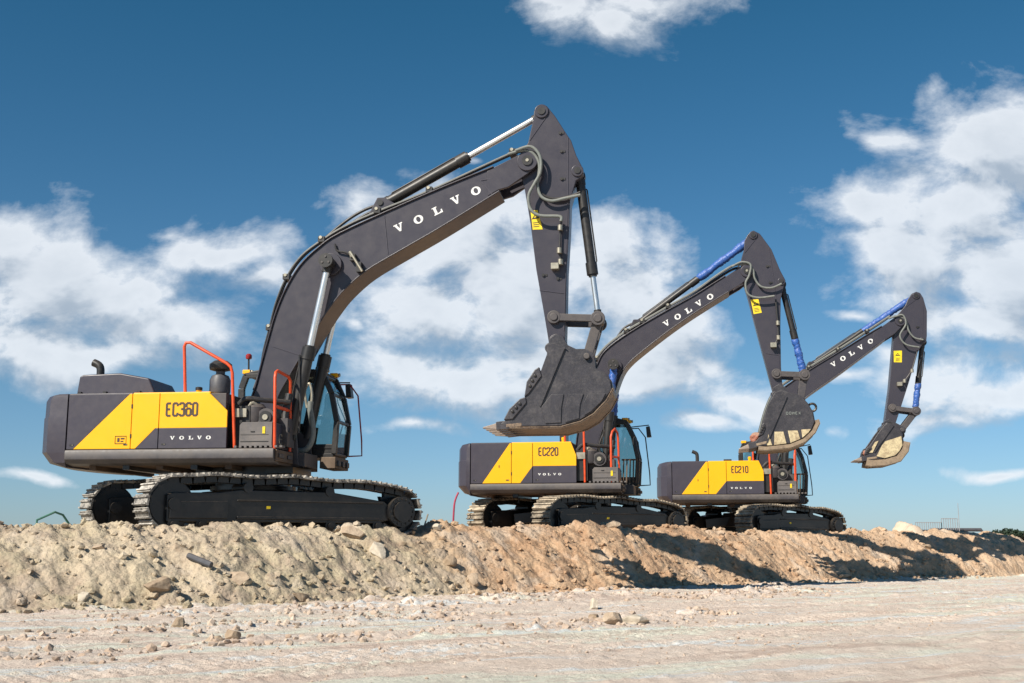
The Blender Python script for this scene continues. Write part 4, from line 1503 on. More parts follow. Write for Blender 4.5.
def small_spec(**kw):
    b = dict(
        big=False, L=2.23, g=2.39, sw=.3, rz=.44, rr=.40, pitch=.19, shoe='shoe2', drop=.06,
        W=1.25, z0=1.03, z1=1.25, zt=2.20, xr=-2.39, xa=-1.42, xb=-.92, xf=.10, xe=1.13, hoodend=.0,
        diag=((-2.11, 1.26), (-1.46, 2.18)), diag2=((-1.21, 1.25), (-.92, 1.64)), fx=-.02, fz=1.88, cwr=-2.60, cwx=2.86,
        mx=-.77, mz=1.885, mw=.062, mh=.175, mg=.033, mwt=.029,
        sv=((-.76, 1.45), (-.645, 1.45), (-.53, 1.45), (-.405, 1.45), (-.285, 1.45)), svw=.068, svh=.05,
        tb=(.47, 1.06), tbz=1.60, cap=-.25,
        cy=(.40, 1.25), cx=(-.45, 1.38), ct=2.84, redbar=False, mirror=(1.62, 2.62), slat=True,
        foot=(.20, 1.70), cylfoot=(.68, 1.55), bw=.30, bigv=None, bseams=[((.5, 3.62), (.95, 3.42))],
        bvw=.15, bvh=.13, ha=.21, pr=.15, clampidx=(2, 4, 5, 6),
        bsplit=.55, brb=.09, brr=.05, bwrap=(.55, .99, .085),
        arb=.075, arr=.045, krb=.07, krr=.042,
    )
    b.update(kw)
    return b


X2 = small_spec(
    loc=(1.6, 29, .95), psi=PSI[1], phi=TH + R(2) + PSI[1], model='EC220',
    label='middle excavator with EC220 lettering and blue wrapped piston rods, behind the big front bucket',
    rails=[('a', [[(-.17, -1.17, 2.18), (-.17, -1.17, 2.75), (-.10, -1.17, 2.80), (.20, -1.17, 2.62), (.27, -1.17, 2.54), (.29, -1.17, 1.26)]]),
           ('b', [[(.90, -1.18, 1.26), (.90, -1.18, 2.30), (.93, -1.15, 2.42), (.98, -1.0, 2.50), (1.02, -.80, 2.42), (1.03, -.76, 2.30), (1.05, -.75, 1.26)], [(.90, -1.18, 1.85), (1.04, -.76, 1.85)]])],
    btop=[(0.0, 1.75), (0.0, 2.2), (0.08, 2.7), (0.22, 3.35), (0.52, 4.10), (0.73, 4.45), (1.28, 4.85), (2.07, 5.30), (2.83, 5.70), (3.30, 5.98), (3.62, 6.17)],
    blow=[(3.68, 5.82), (2.88, 5.34), (2.25, 4.92), (1.61, 4.44), (1.29, 4.17), (1.10, 3.92), (0.94, 3.52), (0.72, 2.9), (0.52, 2.3), (.40, 1.75)],
    armpin=(4.12, 6.28), fork=[(3.35, 6.0), (3.62, 6.17), (4.02, 6.42), (4.20, 6.40), (4.26, 6.26), (4.16, 6.12), (3.95, 5.95), (3.68, 5.80), (3.3, 5.6)],
    cylpin=(.93, 4.07), bv=((2.19, 5.08), (2.46, 5.23), (2.72, 5.38), (2.97, 5.54), (3.24, 5.69)),
    hosetop=[(0.1, 3.0), (0.28, 3.7), (0.52, 4.23), (0.78, 4.55), (1.23, 4.88), (1.62, 5.10), (2.25, 5.45), (2.89, 5.80), (3.40, 6.15), (3.78, 6.38), (4.0, 6.45)],
    loops=[([(3.78, 6.39), (4.00, 6.49), (4.21, 6.42), (4.17, 6.16), (4.08, 5.97), (4.13, 5.71), (4.37, 5.61), (4.74, 5.64)], .026, 'greyhose', -.38),
           ([(3.91, 6.43), (4.15, 6.45), (4.27, 6.29), (4.30, 6.09), (4.44, 5.89), (4.69, 5.85), (4.92, 5.94)], .026, 'greyhose', -.33),
           ([(.95, 4.75), (1.15, 5.02), (1.4, 5.15)], .028, 'rubber', -.1),
           ([(.80, 2.75), (.55, 2.2), (.62, 1.9), (.8, 2.0), (.75, 1.5)], .03, 'rubber', -.33)],
    arm=[(4.07, 6.83), (4.09, 7.05), (4.18, 7.21), (4.31, 7.30), (4.46, 7.21), (4.72, 6.81), (4.90, 6.30), (5.02, 6.04), (4.98, 5.94), (4.89, 5.58), (4.86, 4.95), (4.84, 3.95), (4.86, 3.45), (4.84, 3.32), (4.72, 3.28), (4.64, 3.38), (4.34, 4.71), (4.13, 5.67), (4.02, 6.1), (3.97, 6.35), (4.0, 6.6)],
    armpins=[(4.30, 7.18, .10), (4.92, 6.02, .09), (4.73, 3.80, .10), (4.78, 3.40, .13)],
    armseams=[((4.08, 6.75), (4.40, 7.14)), ((4.66, 6.85), (4.79, 5.6)), ((4.79, 5.6), (4.80, 3.7)), ((4.50, 4.3), (4.80, 4.25))],
    armbolts=[(4.6, 6.4), (4.65, 6.0)],
    sign=[(4.19, 5.60), (4.37, 5.61), (4.44, 5.28), (4.25, 5.25)],
    valve=[(4.77, 5.58), (4.80, 5.0), (4.80, 4.65), (4.70, 4.48)],
    acyl=((1.45, 5.12), (4.30, 7.16)), asplit=.52, awrap=(.53, .97, .095),
    kcyl=((4.93, 5.98), (5.37, 3.80)), ksplit=.60, kwrap=(.60, .96, .085),
    link=((4.73, 3.80), (5.37, 3.76), (5.25, 3.15)),
    bucket=dict(hw=.60, thick=.085, ey=.22, floor='pale', cream=True, nt=5, lip=(4.22, 2.12), tip=(3.80, 2.02),
                side=[(4.66, 3.32), (4.49, 3.03), (4.38, 2.70), (4.37, 2.40), (4.18, 2.18), (4.18, 2.12), (4.42, 2.09), (4.95, 2.14), (5.25, 2.26), (5.44, 2.44), (5.52, 2.62), (5.49, 2.84), (5.38, 3.05), (5.22, 3.22), (5.0, 3.30), (4.8, 3.36)],
                shell=[(4.66, 3.34), (4.8, 3.38), (5.0, 3.32), (5.24, 3.24), (5.40, 3.06), (5.51, 2.85), (5.545, 2.62), (5.46, 2.43), (5.26, 2.245), (4.96, 2.125), (4.42, 2.075), (4.20, 2.10)],
                floorpath=[(5.53, 2.66), (5.545, 2.60), (5.46, 2.43), (5.26, 2.245), (4.96, 2.125), (4.42, 2.075), (4.25, 2.09)],
                throat=(4.68, 3.27), ear=[(4.60, 3.28), (4.64, 3.48), (4.78, 3.56), (4.92, 3.48), (5.0, 3.36), (5.2, 3.30), (5.34, 3.22), (5.36, 3.08), (5.2, 2.98), (4.7, 3.05)],
                rib=((4.92, 3.22), (4.44, 2.16)),
                pads=[[(4.62, 2.41), (4.82, 2.41), (4.88, 2.135), (4.60, 2.10)], [(4.92, 2.43), (5.14, 2.43), (5.19, 2.235), (4.97, 2.145)], [(5.22, 2.45), (5.44, 2.46), (5.38, 2.38), (5.24, 2.26)], [(4.48, 2.36), (4.56, 2.10), (4.44, 2.095)]],
                cutters=[[(4.40, 2.62), (4.34, 2.58), (4.30, 2.44), (4.24, 2.30), (4.36, 2.36), (4.42, 2.5)]],
                ring=(5.53, 3.02, .09)),
)
X3 = small_spec(
    L=2.02, xe=1.03, tb=(.47, .98), loc=(7.1, 34.8, .92), psi=PSI[2], phi=TH + PSI[2], model='EC210', xr=-2.43, cwx=2.90, cwr=-2.68,
    label='smallest, farthest excavator with EC210 lettering and its arm hanging at the right',
    mz=1.835, zt=2.17, z1=1.245, sv=((-.78, 1.41), (-.655, 1.41), (-.53, 1.41), (-.40, 1.41), (-.27, 1.41)),
    diag=((-2.17, 1.26), (-1.48, 2.15)), diag2=((-1.22, 1.25), (-.92, 1.60)), ct=2.80, z0=1.02,
    rails=[('a', [[(-.17, -1.17, 2.16), (-.17, -1.17, 2.75), (-.10, -1.17, 2.80), (.20, -1.17, 2.62), (.27, -1.17, 2.54), (.29, -1.17, 1.24)]]),
           ('b', [[(.96, -1.18, 1.26), (.96, -1.18, 2.30), (.98, -1.15, 2.42), (1.0, -1.0, 2.46), (1.01, -.95, 2.42), (1.0, -.92, 2.30), (.99, -.90, 1.26)]])],
    btop=[(0.0, 1.75), (0.0, 2.2), (0.08, 2.7), (0.22, 3.3), (0.48, 3.95), (0.72, 4.25), (1.54, 4.80), (2.38, 5.30), (3.21, 5.80), (3.62, 6.03)],
    blow=[(3.68, 5.66), (3.19, 5.30), (2.35, 4.69), (1.42, 4.05), (1.10, 3.72), (0.94, 3.38), (0.72, 2.85), (0.52, 2.3), (.40, 1.75)],
    armpin=(4.13, 6.18), fork=[(3.38, 5.88), (3.62, 6.03), (4.02, 6.31), (4.19, 6.30), (4.26, 6.17), (4.18, 6.03), (3.95, 5.80), (3.68, 5.64), (3.3, 5.4)],
    cylpin=(.93, 3.95), bv=((2.22, 4.97), (2.49, 5.13), (2.74, 5.28), (3.00, 5.44), (3.28, 5.61)),
    hosetop=[(0.1, 3.0), (0.28, 3.6), (0.50, 4.08), (0.78, 4.36), (1.54, 4.84), (2.38, 5.34), (3.21, 5.86), (3.62, 6.12), (3.9, 6.3)],
    clampidx=(2, 4, 5, 6),
    loops=[([(3.80, 6.24), (4.0, 6.30), (4.20, 6.33), (4.27, 6.07), (4.09, 5.74), (4.24, 5.48), (4.60, 5.39)], .026, 'greyhose', -.38),
           ([(3.9, 6.28), (4.04, 6.32), (4.28, 6.20), (4.34, 5.90), (4.49, 5.68), (4.73, 5.61)], .026, 'greyhose', -.33),
           ([(.80, 2.75), (.55, 2.2), (.62, 1.9), (.8, 2.0), (.75, 1.5)], .03, 'rubber', -.33)],
    arm=[(4.30, 6.62), (4.40, 6.84), (4.50, 6.96), (4.63, 7.04), (4.74, 7.0), (4.82, 6.85), (4.90, 6.46), (4.86, 5.75), (4.83, 5.56), (4.72, 5.50), (4.57, 5.25), (4.29, 4.40), (4.02, 3.65), (3.86, 3.22), (3.76, 3.10), (3.64, 3.10), (3.58, 3.20), (3.60, 3.42), (3.75, 4.24), (3.93, 5.60), (3.99, 6.1), (4.05, 6.35)],
    armpins=[(4.62, 6.92, .10), (4.74, 5.62, .09), (3.80, 3.68, .10), (3.70, 3.22, .13)],
    armseams=[((4.32, 6.6), (4.6, 6.80)), ((4.80, 6.6), (4.72, 5.6))],
    armbolts=[(4.6, 6.0)],
    sign=[(3.92, 5.33), (4.15, 5.33), (4.13, 4.99), (3.91, 5.00)],
    valve=[(4.57, 5.32), (4.38, 4.73), (4.16, 4.44), (4.04, 4.36)],
    acyl=((1.60, 4.98), (4.60, 6.92)), asplit=.50, awrap=(.50, .97, .095),
    kcyl=((4.76, 5.58), (4.46, 3.62)), ksplit=.60, kwrap=(.60, .97, .085),
    link=((3.80, 3.68), (4.44, 3.58), (4.02, 3.05)),
    bucket=dict(hw=.50, thick=.17, ey=.20, floor='pale', cream=True, nt=5, lip=(3.02, 2.24), tip=(2.66, 2.20),
                side=[(3.50, 3.15), (3.36, 2.98), (3.22, 2.78), (3.05, 2.55), (2.95, 2.34), (2.98, 2.26), (3.12, 2.22), (3.50, 2.24), (3.80, 2.33), (3.95, 2.52), (4.00, 2.72), (3.99, 2.90), (3.93, 3.05), (3.80, 3.18), (3.59, 3.23)],
                shell=[(3.50, 3.17), (3.59, 3.25), (3.81, 3.20), (3.95, 3.065), (4.01, 2.91), (4.025, 2.72), (3.97, 2.51), (3.81, 2.31), (3.50, 2.22), (3.12, 2.20), (2.98, 2.23)],
                floorpath=[(4.02, 2.72), (3.97, 2.51), (3.81, 2.31), (3.50, 2.22), (3.12, 2.20), (3.0, 2.225)],
                throat=(3.54, 3.12), ear=[(3.52, 3.12), (3.55, 3.30), (3.70, 3.38), (3.84, 3.28), (3.98, 3.2), (4.12, 3.12), (4.12, 2.98), (3.98, 2.9), (3.6, 2.95)],
                rib=((3.76, 3.17), (3.20, 2.42)),
                pads=[[(3.26, 2.30), (3.42, 2.60), (3.52, 2.72), (3.78, 2.80), (3.96, 2.86), (3.98, 2.60), (3.88, 2.43), (3.76, 2.32), (3.48, 2.245)], [(3.04, 2.40), (3.24, 2.70), (3.34, 2.74), (3.16, 2.40)]],
                cutters=[[(3.14, 2.60), (3.04, 2.58), (2.96, 2.46), (2.93, 2.34), (3.04, 2.38), (3.16, 2.50)]],
                ring=(4.03, 2.93, .08)),
)


# ------------------------------------------------------------------ terrain
def vnoise(x, y, seed=0):
    xi, yi = np.floor(x).astype(np.int64), np.floor(y).astype(np.int64)
    xf, yf = x - xi, y - yi
    u, v = xf * xf * xf * (xf * (xf * 6 - 15) + 10), yf * yf * yf * (yf * (yf * 6 - 15) + 10)

    def h(a, b):
        n = (a * 374761393 + b * 668265263 + seed * 1442695041) & 0xFFFFFFFF
        n = ((n ^ (n >> 13)) * 1274126177) & 0xFFFFFFFF
        n = n ^ (n >> 16)
        return (n & 0xFFFFFF) / float(0xFFFFFF) * 2 - 1
    a, b, c, d = h(xi, yi), h(xi + 1, yi), h(xi, yi + 1), h(xi + 1, yi + 1)
    return (a * (1 - u) + b * u) * (1 - v) + (c * (1 - u) + d * u) * v


def cells(x, y, seed, rmax=.5, keep=.6):
    """half buried clods: one per cell, hemisphere height"""
    xi, yi = np.floor(x).astype(np.int64), np.floor(y).astype(np.int64)
    out = np.zeros_like(x)

    def h(a, b, k):
        n = (a * 374761393 + b * 668265263 + (seed + k) * 1442695041) & 0xFFFFFFFF
        n = ((n ^ (n >> 13)) * 1274126177) & 0xFFFFFFFF
        n = n ^ (n >> 16)
        return (n & 0xFFFFFF) / float(0xFFFFFF)
    for dx in (-1, 0, 1):
        for dy in (-1, 0, 1):
            a, b = xi + dx, yi + dy
            px, py = a + h(a, b, 0), b + h(a, b, 1)
            r = rmax * (.35 + .65 * h(a, b, 2) ** 2) * (h(a, b, 3) < keep)
            sx = .7 + .6 * h(a, b, 4)
            d2 = ((x - px) * sx) ** 2 + ((y - py) / sx) ** 2
            out = np.maximum(out, np.sqrt(np.maximum(0, r * r - d2)))
    return out


def fbm(x, y, o=4, seed=0, g=.5):
    s, a, t = 0, 1, 0
    for k in range(o):
        s = s + a * vnoise(x * 2 ** k + 17.3 * k, y * 2 ** k - 9.1 * k, seed + k)
        t += a
        a *= g
    return s / t


EX, EY = math.cos(R(39)), math.sin(R(39))
TOE = [(-9.5, 13.0), (-6.66, 15.6), (-3.74, 17.8), (-1.08, 20.8), (1.74, 22.9), (4.2, 25.8), (7.0, 29.4), (14.4, 36.6), (24, 45)]
TS = [a * EX + b * EY for a, b in TOE]
TT = [-a * EY + b * EX for a, b in TOE]


def sst(lo, hi, x):
    t = np.clip((x - lo) / (hi - lo), 0, 1)
    return t * t * (3 - 2 * t)


def height(X, Y):
    s = X * EX + Y * EY
    tn = -X * EY + Y * EX
    toe = np.interp(s, TS, TT)
    t = tn - toe + .28 * fbm(s * .5, s * 0 + 3.3, 3, 5) + .10 * fbm(s * 2.3, tn * .5, 2, 8)
    # crest height along the heap (absolute)
    crest = np.interp(s, [-20, 4.5, 8, 12, 15, 18, 24, 29, 31, 34, 38, 41, 45, 60], [1.08, 1.08, 1.09, 1.10, 1.16, 1.14, 1.10, 1.10, 1.12, 1.15, 1.11, .74, .5, .4])
    plat = np.interp(s, [-20, 15, 26, 30, 37, 41, 45], [.97, .96, .91, .88, .88, .6, .4])
    wdt = 1.85 + .25 * fbm(s * .3, s * 0 + 1.1, 2, 11)
    r_ = np.clip(t / wdt, 0, 1)
    ramp = r_ * (1.25 - .25 * r_)
    ramp = np.clip(ramp, 0, 1)
    ramp = ramp * ramp * (3 - 2 * ramp) * .35 + ramp * .65
    z = crest * ramp
    back = sst(wdt + .05, wdt + .75, t)
    z = z * (1 - back) + plat * back
    far = sst(wdt + 16, wdt + 45, t)
    z = z * (1 - far)
    patch = sst(-.25, .35, fbm(s * .55, tn * .55, 3, 301))
    slope = sst(-.1, .25, t) * (1 - sst(wdt + .1, wdt + .9, t))
    near = np.exp(-((t - .0) / .45) ** 2)
    wx, wy = X + .06 * vnoise(X * 7, Y * 7, 91), Y + .06 * vnoise(X * 7, Y * 7, 92)
    cc1 = cells(wx * 2.6, wy * 2.6, 101, .5, .55) / 2.6
    cc2 = cells(wx * 9, wy * 9, 102, .5, .6) / 9
    # rills and clods on the slope
    ril = fbm(s * 2.4 + .6 * t, t * .55, 4, 21)
    clod = fbm(s * 3.6, tn * 3.6, 3, 31)
    cl2 = fbm(s * 9, tn * 9, 3, 41)
    cl3 = np.maximum(0, vnoise(s * 5.5, tn * 5.5, 51) - .25) + np.maximum(0, vnoise(s * 12, tn * 12, 52) - .2) * .5
    rid = 1 - np.abs(fbm(s * 1.6, t * .9, 3, 77)) * 2
    cre = np.abs(vnoise(X * 3.1, Y * 3.1, 201)) + .5 * np.abs(vnoise(X * 6.3, Y * 6.3, 202)) + .3 * np.abs(vnoise(X * 12.7, Y * 12.7, 203)) - .45
    z = z + slope * (.15 * ril + .05 * clod + .02 * cl2 + .03 * cl3 + .05 * (rid - .5) + .22 * cc1 * patch + (.25 + .7 * patch) * cc2 + (.03 + .045 * patch) * cre)
    z = z + near * (.03 * clod + .03 * cl3 + .35 * cc1 + .6 * cc2)
    flat = (1 - sst(-.2, .3, t))
    lane = fbm(s * .12, tn * .9, 3, 61)
    z = z + flat * (.04 * lane + .03 * fbm(s * .5, tn * 3.2, 3, 64) + .022 * fbm(X * 1.7, Y * 1.7, 4, 62) + .011 * fbm(X * 8, Y * 8, 3, 63) + .35 * patch * cc2)
    # low scraped ridges of rubble on the road
    for (rt, rs0, rs1, hh, wd_) in ((-2.6, 5, 14.5, .07, .35), (-4.3, 3.5, 9.5, .06, .4), (-3.5, 14, 18, .07, .5), (-6.5, 2, 12, .03, .5)):
        wob = .3 * fbm(s * .6, s * 0, 2, int(abs(rt) * 10))
        m_ = np.exp(-((tn - toe - rt - wob) / wd_) ** 2) * sst(rs0, rs0 + 1, s) * (1 - sst(rs1 - 1, rs1, s))
        z = z + m_ * (hh * (.4 + .9 * np.abs(clod) + .8 * cl3) + .5 * cc2 + .3 * cc1)
    # crawler and tyre prints
    for (rt, w0, amp) in ((-8.0, .30, .020), (-8.9, .24, .020), (-5.4, .16, .010)):
        m_ = np.exp(-((tn - toe - rt - .2 * np.sin(s * .25)) / w0) ** 4)
        z = z + m_ * (sst(.35, .75, np.abs(np.sin(s * math.pi / .15 + 1.5 * np.abs(tn - toe - rt) / w0))) * amp * 1.5 - amp)
    # the plateau carries broken lumps
    z = z + back * (1 - far) * (.018 * clod + .02 * cl3 + .3 * cc2)
    z = z - .014 * np.clip(Y - 22, 0, 20) * flat
    return z, t, s


def axis(dense0, dense1, step, ends, growth=1.13):
    a = list(np.arange(dense0, dense1, step))
    st, x = step, a[-1]
    while x < ends[1]:
        st *= growth
        x += st
        a.append(x)
    st, x = step, a[0]
    while x > ends[0]:
        st *= growth
        x -= st
        a.insert(0, x)
    return np.array(a)


def ground():
    xs = axis(-10.5, 19, .036, (-3500, 3500))
    ya = list(np.arange(5.0, 14.0, .055)) + list(np.arange(14.0, 30.0, .036)) + list(np.arange(30.0, 40.0, .05))
    st, x = .047, ya[-1]
    while x < 5000:
        st *= 1.12
        x += st
        ya.append(x)
    st, x = .055, ya[0]
    while x > -1500:
        st *= 1.2
        x -= st
        ya.insert(0, x)
    ys = np.array(ya)
    X, Y = np.meshgrid(xs, ys)
    Z, T, Sx = height(X, Y)
    nx, ny = len(xs), len(ys)
    co = np.stack([X, Y, Z], -1).reshape(-1, 3).astype(np.float32)
    me = bpy.data.meshes.new('ground')
    me.vertices.add(nx * ny)
    me.vertices.foreach_set('co', co.ravel())
    i = np.arange(nx - 1)[None, :] + nx * np.arange(ny - 1)[:, None]
    q = np.stack([i, i + 1, i + nx + 1, i + nx], -1).reshape(-1, 4)
    nf = len(q)
    me.loops.add(nf * 4)
    me.polygons.add(nf)
    me.loops.foreach_set('vertex_index', q.ravel().astype(np.int32))
    me.polygons.foreach_set('loop_start', (np.arange(nf) * 4).astype(np.int32))
    me.polygons.foreach_set('loop_total', np.full(nf, 4, np.int32))
    me.polygons.foreach_set('use_smooth', np.ones(nf, bool))
    me.update(calc_edges=True)
    a = me.attributes.new('berm', 'FLOAT', 'POINT')
    a.data.foreach_set('value', (sst(-.25, .25, T)).ravel().astype(np.float32))
    a = me.attributes.new('along', 'FLOAT', 'POINT')
    a.data.foreach_set('value', Sx.ravel().astype(np.float32))
    me.materials.append(M['soil'])
    o = bpy.data.objects.new('ground', me)
    COL.objects.link(o)
    tag(o, kind='structure')
    return o


def zat(x, y):
    z, t, s = height(np.array([float(x)]), np.array([float(y)]))
    return float(z[0])


# icosphere template for stones
def ico(sub):
    bm = bmesh.new()
    bmesh.ops.create_icosphere(bm, subdivisions=sub, radius=1)
    v = np.array([p.co[:] for p in bm.verts])
    f = np.array([[q.index for q in p.verts] for p in bm.faces])
    bm.free()
    return v, f


def gravel(name, n, seed, region, smin, smax, mat, power=3.0):
    rs = np.random.RandomState(seed)
    v0, f0 = ico(1)
    V, F = [], []
    s, t = region(rs, n)
    toe = np.interp(s, TS, TT)
    tn = toe + t
    X = s * EX - tn * EY
    Y = s * EY + tn * EX
    Z, _, _ = height(X, Y)
    for k in range(n):
        r_ = smin + (smax - smin) * rs.rand() ** power
        d = 1 + rs.uniform(-.38, .32, (len(v0), 1))
        v = v0 * d * r_ * np.array([1, rs.uniform(.6, 1), rs.uniform(.5, .85)])
        a = rs.rand() * 6.28
        c, s_ = math.cos(a), math.sin(a)
        v = np.stack([v[:, 0] * c - v[:, 1] * s_, v[:, 0] * s_ + v[:, 1] * c, v[:, 2]], -1)
        v += np.array([X[k], Y[k], Z[k] + r_ * .25])
        F.append(f0 + len(V) * len(v0))
        V.append(v)
    V = np.concatenate(V)
    F = np.concatenate(F)
    me = bpy.data.meshes.new(name)
    me.from_pydata(V.tolist(), [], F.tolist())
    nv = len(v0)
    a = me.attributes.new('berm', 'FLOAT', 'POINT')
    a.data.foreach_set('value', np.repeat(np.ones_like(t), nv).astype(np.float32))
    a = me.attributes.new('along', 'FLOAT', 'POINT')
    a.data.foreach_set('value', np.repeat(s, nv).astype(np.float32))
    me.materials.append(M['soil' if mat == 'soil' else mat])
    o = bpy.data.objects.new(name, me)
    COL.objects.link(o)
    tag(o, kind='stuff')
    return o


def rock(px_d, size, mat, label, seed, squash=(1, .8, .65), cat='rock', rot=0, sink=.3, name='rock'):
    """px_d = ground position (x, y)"""
    bm = bmesh.new()
    bmesh.ops.create_icosphere(bm, subdivisions=4, radius=1)
    rnd = random.Random(seed)
    cuts = []
    for _ in range(13):
        d = Vector((rnd.gauss(0, 1), rnd.gauss(0, 1), rnd.gauss(0, 1))).normalized()
        cuts.append((d, rnd.uniform(.5, .82)))
    off = Vector((seed * 1.7, seed * .9, seed * .3))
    for v in bm.verts:
        p = v.co.copy()
        for d, k in cuts:
            e = p.dot(d)
            if e > k:
                p -= d * (e - k) * .97
        p *= 1 + .10 * mnoise.noise(p * 2 + off) + .04 * mnoise.noise(p * 6 + off)
        v.co = Vector((p.x * squash[0], p.y * squash[1], p.z * squash[2])) * size
    me = bpy.data.meshes.new(name)
    bm.to_mesh(me)
    bm.free()
    me.polygons.foreach_set('use_smooth', [True] * len(me.polygons))
    me.set_sharp_from_angle(angle=R(30))
    me.materials.append(M[mat])
    o = bpy.data.objects.new(name, me)
    COL.objects.link(o)
    x, y = px_d
    o.location = (x, y, zat(x, y) + size * squash[2] * (1 - 2 * sink) * .8)
    o.rotation_euler = (R(33), 0, R(30)) if rot == 'slab' else (0, rnd.uniform(-.15, .15), rot)
    tag(o, label, cat, 'loose rocks on and below the soil heap')
    return o


def find_ground(px, py):
    """ground point seen at a photo position, by marching the ray"""
    a = (px - 512) / 1200
    b = -(py - 341.5) / 1200
    c, s = math.cos(PITCH), math.sin(PITCH)
    d = Vector((a, c - b * s, s + b * c))
    T = np.arange(6, 60, .02)
    Z, _, _ = height(T * d.x, T * d.y)
    k = np.argmax(EYE + T * d.z < Z)
    return float(T[k] * d.x), float(T[k] * d.y)


ground()
X1o = excavator(X1)
X2o = excavator(X2)
X3o = excavator(X3)


# machine-specific extras
def mach(root_spec, p):
    r = root_spec
    c, s = math.cos(-r['psi']), math.sin(-r['psi'])
    return Vector((r['loc'][0] + p[0] * c - p[1] * s, r['loc'][1] + p[0] * s + p[1] * c, r['loc'][2] + p[2]))


mb = MB('cwgrey')
hp = [(-2.90, 2.468), (-2.86, 2.80), (-2.80, 2.83), (-2.10, 2.85), (-1.56, 2.75), (-1.43, 2.468)]
hq = [(-2.90, 2.468), (-2.84, 2.80), (-2.78, 2.83), (-2.12, 2.85), (-1.60, 2.75), (-1.43, 2.468)]
mb.prism(hp, -1.22, -.1, 0, hq)
mb.build('raised_hood', X1o, bevel=.03)
mb = MB('black')
for k in range(7):
    mb.box(-1.50 - .0, -1.49 + .0, -1.1 + k * .12, -1.03 + k * .12, 2.52, 2.6)
for x in (-2.85, -2.38, -1.75):
    mb.box(x, x + .06, -1.27, -1.215, 2.465, 2.52)
mb.build('hood_hinge', X1o)
mb = MB('black')
mb.tube([(-2.68, -.8, 2.80), (-2.68, -.8, 2.98), (-2.72, -.8, 3.06), (-2.82, -.8, 3.11)], .07, 16, 0, 5)
mb.build('exhaust_pipe', X1o, angle=50)
mb = MB('pipe', 'black')
mb.lathe((-.41, -.8, 2.44), [(.13, 0), (.17, .04), (.185, .10), (.185, .30), (.15, .38), (.08, .41), (.08, .48)], 26, 0)
mb.lathe((-.41, -.8, 2.90), [(.08, 0), (.19, .03), (.20, .06), (.20, .13), (.12, .19), (.03, .20)], 26, 1)
mb.build('air_precleaner', X1o, angle=40)
mb = MB('black', 'red')
mb.tube([(-.45, .75, 3.02), (-.46, .75, 3.36)], .018, 8)
mb.lathe((-.46, .75, 3.36), [(.05, 0), (.06, .02), (.06, .07), (.035, .10)], 14, 1)
mb.build('beacon', X1o)
for rt, sp, r_ in ((X3o, X3, .045),):
    mb = MB('black')
    mb.tube([(-1.72, -.55, 2.15), (-1.72, -.55, 2.36), (-1.75, -.55, 2.44), (-1.86, -.55, 2.49)], .05, 12, 0, 5)
    mb.build('exhaust_pipe', rt, angle=50)
    mb = MB('black')
    mb.box(-.98, -.76, -1.0, -.6, 2.165, 2.23)
    mb.build('roof_hatch', rt, bevel=.01)

# side lettering on the middle bucket
bo = [c for c in X2o.children if c.name.startswith('bucket') and 'link' not in c.name][0]
mb = MB('greyhose')
for i, (c_, w1) in enumerate(zip('DOMEX', (1, 1, 1, 1, 1))):
    x0 = 4.90 + i * .07
    ch_ = '0' if c_ == 'O' else c_
    glyph(mb, ch_, lambda a, b, x0=x0: (x0 + a, -.607, 2.80 + b), .040, .06, .013)
mb.build('bucket_lettering', bo)

# cloth bundles on the bucket lips
def bundle(spec, pts, r_, label):
    root_p = mach(spec, pts)
    bm = bmesh.new()
    bmesh.ops.create_icosphere(bm, subdivisions=4, radius=1)
    for v in bm.verts:
        p = v.co
        k = 1 + .28 * mnoise.noise(p * 2.3 + Vector((r_ * 9, 1, 2))) + .16 * mnoise.noise(p * 6)
        v.co = Vector((p.x * r_[0] if isinstance(r_, tuple) else 0, p.y * r_[1], max(p.z, -.75) * r_[2])) * k
    return bm


def cloth_bundle(spec, p, r_, label, seed):
    bm = bmesh.new()
    bmesh.ops.create_icosphere(bm, subdivisions=4, radius=1)
    off = Vector((seed, 2, seed * .5))
    for v in bm.verts:
        q = v.co.copy()
        k = 1 + .30 * mnoise.noise(q * 1.8 + off) + .22 * abs(mnoise.noise(q * 5 + off))
        v.co = Vector((q.x * r_[0], q.y * r_[1], max(q.z, -.7) * r_[2])) * k
    me = bpy.data.meshes.new('cloth_bundle')
    bm.to_mesh(me)
    bm.free()
    me.polygons.foreach_set('use_smooth', [True] * len(me.polygons))
    me.materials.append(M['clothr'])
    o = bpy.data.objects.new('cloth_bundle', me)
    COL.objects.link(o)
    o.location = mach(spec, p)
    o.rotation_euler = (0, -.35, -spec['psi'])
    tag(o, label, 'cloth')
    return o


cloth_bundle(X2, (4.20, -.42, 2.30), (.13, .12, .11), 'dusty reddish cloth bundled on the lip of the middle bucket', 3)
cloth_bundle(X3, (3.0, -.36, 2.40), (.08, .09, .08), 'small pale red rag stuffed against the side of the farthest bucket', 8)

# rope hanging from the tail of the middle machine
p0 = mach(X2, (-2.70, -1.15, 1.05))
p1 = mach(X2, (-2.78, -1.22, .75))
p2 = mach(X2, (-2.80, -1.25, -.02))
mb = MB('pink')
mb.tube([p0, p1, p2], .022, 8, 0, 8)
o = mb.build('rope', None)
tag(o, 'crimson rope hanging from the tail of the middle excavator down to the soil', 'rope')

# ------------------------------------------------------------------ soil extras
def reg_toe(rs, n):
    return rs.uniform(1, 34, n), rs.normal(-.05, .28, n)


def reg_slope(rs, n):
    return rs.uniform(1, 34, n), rs.uniform(-.1, 2.3, n)


def reg_crest(rs, n):
    return rs.uniform(1, 30, n), rs.normal(2.1, .25, n)


def reg_flat(rs, n):
    return rs.uniform(-4, 30, n), -10 * rs.rand(n) ** 1.1


